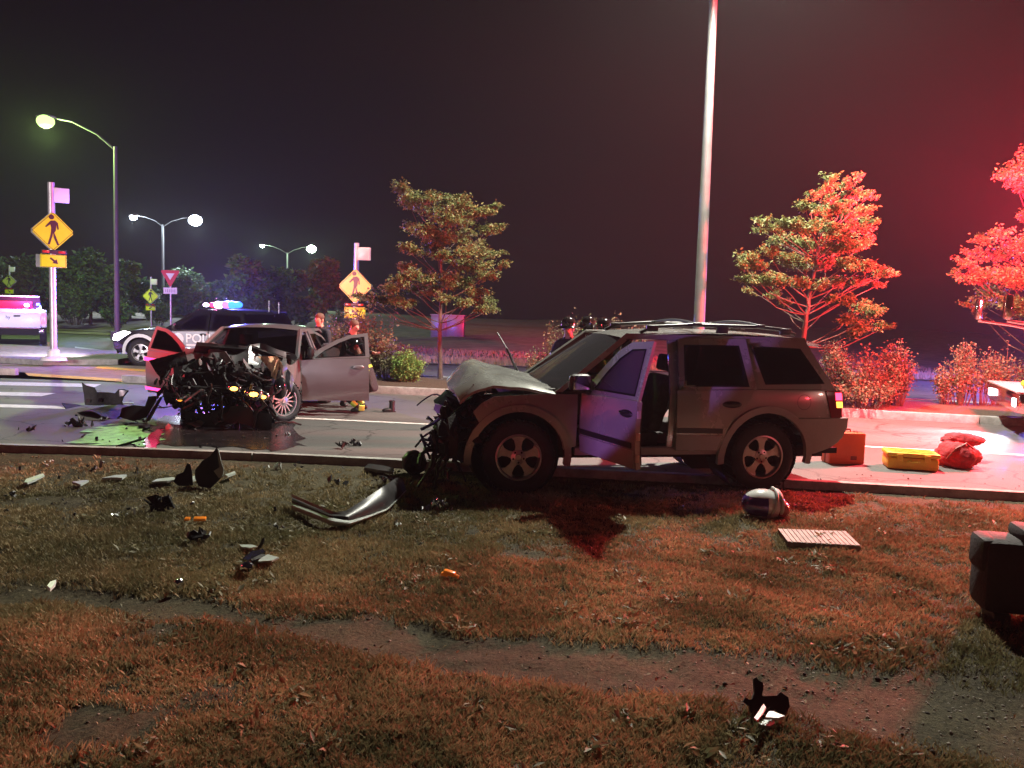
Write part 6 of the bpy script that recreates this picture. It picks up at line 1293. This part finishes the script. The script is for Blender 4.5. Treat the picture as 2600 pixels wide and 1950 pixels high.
# hard cases on the road
M_ocase = mat('orange case plastic', (.72, .11, .03), .5, var=.06, vs=6, bump=.15, bs=60); M_ycase = mat('yellow case plastic', (.80, .52, .03), .45, var=.06, vs=6, bump=.15, bs=60); M_dkp = mat('dark case fitting', (.25, .03, .02), .5)
g = Q(2142, 1176, 0); s = g.y / F; W, Hh = 95 * s, 80 * s; root = thing('orange_case', 'upright orange hard case standing behind the rear bumper', 'case', g, R(6))
mb = MB(); mb.box((0, -.02, Hh / 2), (W, .12, Hh), bev=.02); mb.build('front_shell', M_ocase, root); mb = MB(); mb.box((0, .105, Hh / 2), (W * .99, .12, Hh * .99), bev=.02); mb.build('rear_shell', M_ocase, root)
mb = MB(); mb.box((0, .042, Hh / 2), (W * 1.02, .02, Hh * 1.02), bev=.006); mb.build('rim', M_dkp, root)
mb = MB(); mb.tube([(-.09, .04, Hh), (-.08, .04, Hh + .035), (.08, .04, Hh + .035), (.09, .04, Hh)], .012, 8); mb.build('handle', M_dkp, root)
for x in (-.15, .15): mb = MB(); mb.box((x, .03, Hh + .005), (.05, .07, .02), bev=.005); mb.build('latch', M_dkp, root)
mb = MB(); mb.box((W * .18, -.085, Hh * .2), (.08, .012, .05), bev=.004); mb.build('label_plate', M_dkp, root)
g = Q(2330, 1196, 0); s = g.y / F; W = 128 * s; root = thing('yellow_case', 'yellow hard case lying flat on the road beside the red bag', 'case', g + Vector((0, .22, 0)), R(-14)); Dp = .42; Hh = .22
mb = MB(); mb.box((0, 0, Hh * .36), (W * .96, Dp * .96, Hh * .70), bev=.03); mb.build('lower_shell', M_ycase, root); mb = MB(); mb.box((0, 0, Hh * .86), (W, Dp, Hh * .26), bev=.02); lid = mb.build('lid', M_ycase, root)
for y in (-.12, 0, .12): mb = MB(); mb.box((0, y, Hh * 1.0), (W * .8, .05, .012), bev=.004); mb.build('lid_rib', M_ycase, lid)
for x in (-.16, .16): mb = MB(); mb.box((x, -Dp / 2 - .008, Hh * .72), (.07, .02, .09), bev=.006); mb.build('latch', M_ycase, root)
mb = MB(); mb.tube([(-.07, -Dp / 2, Hh * .5), (-.06, -Dp / 2 - .03, Hh * .5), (.06, -Dp / 2 - .03, Hh * .5), (.07, -Dp / 2, Hh * .5)], .01, 8); mb.build('handle', M_ycase, root)
M_cloth = mat('red bag cloth', (.40, .02, .03), .8, var=.3, vs=14, bump=.8, bs=22)
def soft(name, label, cat, loc, r, seed, m, sc=(1, 1, 1), rz=0):
    q = random.Random(seed); b = bmesh.new(); bmesh.ops.create_icosphere(b, subdivisions=4, radius=1)
    for v_ in b.verts:
        p = v_.co; n_ = math.sin(4.3 * p.x + 2 * p.y + seed) * .13 + math.sin(7.7 * p.y - 5 * p.z + seed) * .09 + abs(math.sin(9 * p.x + 8 * p.z + 3 * p.y + seed)) * .09 + math.sin(17 * p.x - 13 * p.z + 9 * p.y) * .03
        v_.co = Vector((p.x * r[0], p.y * r[1], max(p.z, -.6) * r[2])) * (1 + n_)
    mn = min(v_.co.z for v_ in b.verts); mb = MB(); mb.bm(b, 0, lambda p: Vector((p.x, p.y, p.z - mn))); o = mb.build(name, m, angle=70); o.location = loc; o.rotation_euler = (0, 0, rz); return tag(o, label, cat)
g = Q(2450, 1192, 0); soft('red_bag', 'crumpled dark red bag slumped on the road right of the yellow case', 'bag', g + Vector((0, .2, 0)), (.25, .22, .17), 3, M_cloth)
rb_ = [o for o in COL.objects if o.name.startswith('red_bag')][0]
mb = MB(); mb.tube([(-.20, -.12, .12), (-.12, -.17, .26), (.02, -.15, .33), (.14, -.12, .25), (.2, -.1, .1)], .014, 6); mb.build('strap', M_dkp, rb_)
g = Q(2385, 1150, 0); soft('red_cloth', 'dark red cloth bundle draped over the back of the yellow case', 'cloth', g + Vector((.02, -.55, .20)), (.26, .15, .09), 9, M_cloth)
# dark equipment bag at the right edge
g = Q(2600, 1600, 0.02); root = thing('equipment_bag', 'large dark equipment bag standing on the grass at the right edge', 'bag', g + Vector((.13, .15, .0)), R(-12))
M_bagd = mat('dark bag fabric', (.030, .020, .022), .8, var=.2, vs=10, bump=.3, bs=60)
mb = MB(); mb.box((0, 0, .30), (.66, .32, .46), bev=.06); mb.build('bag_body', M_bagd, root); mb = MB(); mb.box((-.29, -.0, .42), (.12, .26, .22), bev=.04); mb.build('side_pocket', M_bagd, root)
mb = MB(); mb.box((.08, 0, .55), (.42, .28, .09), rot=(0, .05, 0), bev=.03); mb.build('top_flap', M_bagd, root); mb = MB(); mb.tube([(-.12, -.17, .5), (-.1, -.22, .62), (.1, -.22, .62), (.12, -.17, .5)], .014, 8); mb.build('handle', M_black, root)
for x in (-.2, .2): mb = MB(); mb.box((x, -.0, .035), (.10, .25, .07), bev=.015); mb.build('foot', M_black, root)
# ================================================================ GRASS, PEBBLES, CLODS
def smooth(a, b, x): t = np.clip((x - a) / (b - a), 0, 1); return t * t * (3 - 2 * t)
def dens(x, y):
    ky_ = np.interp(x, np.arange(-60, 60.1, 2), [near_y(a) for a in np.arange(-60, 60.1, 2)])
    d = smooth(.65, 1.5, path_d(x, y)); patch = fbm(x, y, 1.1, 4, 21); d = d * (.45 + .55 * smooth(.34, .5, fbm(x, y, 4.5, 3, 61))) * smooth(.22, .37, patch + .08 * (fbm(x, y, 6, 2, 22) - .5))
    right = smooth(.2, 1.8, x) * smooth(7.0, 5.6, y); d = d * (1 - .62 * right * smooth(.62, .45, fbm(x, y, 1.7, 3, 33)))
    edge = smooth(.0, 1.0, ky_ - y); left = smooth(1.0, -1.5, x); d = d * (edge * (1 - .6 * left) + (.6 * left) * smooth(1.2, 2.2, ky_ - y))
    return d * (y < ky_ - .03)
def blades(n, y0, y1, seed, h0=.036):
    r = np.random.default_rng(seed); out = []
    cl = max(1, n // 14); y = y0 + (y1 - y0) * r.random(cl); x = (r.random(cl) * 2 - 1) * (y * .66 + .5); keep = r.random(cl) < dens(x, y); x = x[keep]; y = y[keep]; k = len(x)
    m = 14; X = np.repeat(x, m) + r.normal(0, .022, k * m); Y = np.repeat(y, m) + r.normal(0, .022, k * m)
    Zb = ground_h(X, Y) - .022 * np.clip(1.4 - path_d(X, Y), 0, 1) - .004
    hv = np.repeat(.30 + 1.5 * fbm(x, y, 1.9, 4, 41) ** 1.2, m) * h0 * r.uniform(.5, 1.35, k * m)
    th = r.uniform(0, 2 * np.pi, k * m); ln = r.uniform(.1, 1.0, k * m) * hv; w_ = r.uniform(.0018, .0038, k * m) * (1 + .12 * np.clip(Y - 3, 0, 6)); ta = r.uniform(0, np.pi, k * m)
    dx, dy = np.cos(ta) * w_, np.sin(ta) * w_; lx_, ly2 = np.cos(th) * ln, np.sin(th) * ln
    a = np.stack([X - dx, Y - dy, Zb], -1); b = np.stack([X + dx, Y + dy, Zb], -1)
    c = np.stack([X + dx * .7 + lx_ * .4, Y + dy * .7 + ly2 * .4, Zb + hv * .62], -1); t = np.stack([X + lx_, Y + ly2, Zb + hv], -1)
    V = np.stack([a, b, c, t], 1).reshape(-1, 3); i = np.arange(len(X))[:, None] * 4; Fc = np.concatenate([i + [0, 1, 2], i + [0, 2, 3]], 0)
    tint = np.repeat(np.clip(np.repeat(fbm(x, y, 1.6, 4, 55), m) * 2.2 - .65 + r.normal(0, .16, k * m), 0, 1), 4)
    return V, Fc, tint
gs = [blades(NB[0], 2.6, 4.2, 1), blades(NB[1], 4.2, 6.4, 2), blades(NB[2], 6.4, 10.3, 3, .034)] if (NB := (330000, 360000, 360000)) else None
off = 0; Vs, Fs, Ts = [], [], []
for V, Fc, T in gs: Vs.append(V); Fs.append(Fc + off); Ts.append(T); off += len(V)
g_ = from_arrays('grass', np.concatenate(Vs), np.concatenate(Fs), M_grass, attr=np.concatenate(Ts)); tag(g_, 'patchy dry grass covering the verge', 'grass', kind='stuff')
# sparse verge beyond the road
r = np.random.default_rng(9); X = r.uniform(-14, 16, 26000); Y = np.array([oppf(a) for a in X]) + r.uniform(0, 9, 26000); Y = np.where((Y - np.array([oppf(a) for a in X]) > 2.5) & (Y - np.array([oppf(a) for a in X]) < 4.5), Y + 3, Y)
V = np.stack([np.stack([X - .03, Y, np.full_like(X, .05)], -1), np.stack([X + .03, Y, np.full_like(X, .05)], -1), np.stack([X + r.normal(0, .04, 26000), Y, .05 + r.uniform(.05, .22, 26000)], -1)], 1).reshape(-1, 3)
g_ = from_arrays('far_grass', V, np.arange(len(V)).reshape(-1, 3), M_grass, attr=np.repeat(r.random(26000), 3)); tag(g_, 'dry grass on the strip beyond the opposite road', 'grass', kind='stuff')
def stones(name, n, m, lab, y0, y1, x0, x1, s0, s1, seed, cond):
    r = np.random.default_rng(seed); base = np.array([[1, 0, 0], [-1, 0, 0], [0, 1, 0], [0, -1, 0], [0, 0, 1], [0, 0, -1.]]); fc = np.array([[0, 2, 4], [2, 1, 4], [1, 3, 4], [3, 0, 4], [2, 0, 5], [1, 2, 5], [3, 1, 5], [0, 3, 5]])
    y = r.uniform(y0, y1, n); x = r.uniform(x0, x1, n) if x0 is not None else (r.random(n) * 2 - 1) * y * .65; k = cond(x, y, r); x, y = x[k], y[k]; n = len(x); z = ground_h(x, y) - .022 * np.clip(1.4 - path_d(x, y), 0, 1)
    s_ = r.uniform(s0, s1, n) * r.uniform(.5, 1, n); V = base[None] * (s_[:, None, None] * r.uniform(.5, 1.2, (n, 6, 1))) * np.array([1, 1, .6]); a = r.uniform(0, 6.28, n); V2 = V.copy(); V2[..., 0] = V[..., 0] * np.cos(a)[:, None] - V[..., 1] * np.sin(a)[:, None]; V2[..., 1] = V[..., 0] * np.sin(a)[:, None] + V[..., 1] * np.cos(a)[:, None]
    V2 += np.stack([x, y, z + s_ * .2], -1)[:, None, :]; Fc = (np.arange(n)[:, None, None] * 6 + fc[None]).reshape(-1, 3); o = from_arrays(name, V2.reshape(-1, 3), Fc, m); return tag(o, lab, 'gravel', kind='stuff')
M_peb = mat('pebble', (.30, .26, .22), .8, var=.4, vs=30); M_clod = mat('soil clod', (.045, .035, .025), .95, var=.3, vs=20)
stones('pebbles', 16000, M_peb, 'pale gravel pebbles scattered over the bare ground', 2.8, 9, None, None, .004, .014, 5, lambda x, y, r: (r.random(len(x)) < (.12 + .75 * smooth(.3, 2.0, x) * smooth(7, 5.5, y)) * (1 - .7 * dens(x, y))))
stones('soil_clods', 7000, M_clod, 'small dark soil clods on the bare patches and path edge', 2.7, 10, None, None, .006, .022, 6, lambda x, y, r: (r.random(len(x)) < .15 + .85 * smooth(.35, .1, np.abs(path_d(x, y) - 1.05))) )
r = np.random.default_rng(77); y = r.uniform(2.7, 9.2, 1600); x = (r.random(1600) * 2 - 1) * y * .65; k = r.random(1600) < .25 + .75 * fbm(x, y, .8, 3, 91); x, y = x[k], y[k]
leaves('leaf_litter', np.stack([x, y, ground_h(x, y) + .012], -1), .026, M_grass, None, up_bias=1.4, label='small dry leaves and litter on the verge', cat='litter', kind='stuff')
cs = [(r.uniform(3, 8.6), r.uniform(-1, 1)) for _ in range(150)]; P = []
for (yy, u) in cs:
    xx = u * yy * .62
    if float(dens(np.array([xx]), np.array([yy]))[0]) < .3: continue
    P.append(np.array([xx, yy, float(ground_h([xx], [yy])[0])]) + r.normal(0, .045, (34, 3)) * np.array([1, 1, .25]) + np.array([0, 0, .015]))
leaves('weeds', np.concatenate(P), .06, M_bush, None, up_bias=.8, asp=.35, label='broad-leaved weeds dotted through the grass', cat='weeds', kind='stuff')
# the night air itself:
HAZE = .00052
mb = MB(); mb.box((0, 70, 5.0), (284, 220, 13.4)); hz_ = mb.build('haze', mat('unused', (1, 1, 1)), smooth=False, kind='stuff')
hm = bpy.data.materials.new('night haze'); hm.use_nodes = True; n = hm.node_tree; n.nodes.clear(); o = n.nodes.new('ShaderNodeOutputMaterial'); pv = n.nodes.new('ShaderNodeVolumePrincipled')
pv.inputs['Color'].default_value = (.85, .85, .88, 1); pv.inputs['Density'].default_value = HAZE; pv.inputs['Anisotropy'].default_value = .25
n.links.new(pv.outputs[0], o.inputs['Volume']); hz_.data.materials[0] = hm
hz_['label'] = 'thin night haze glowing around the lamps'; hz_['category'] = 'haze'
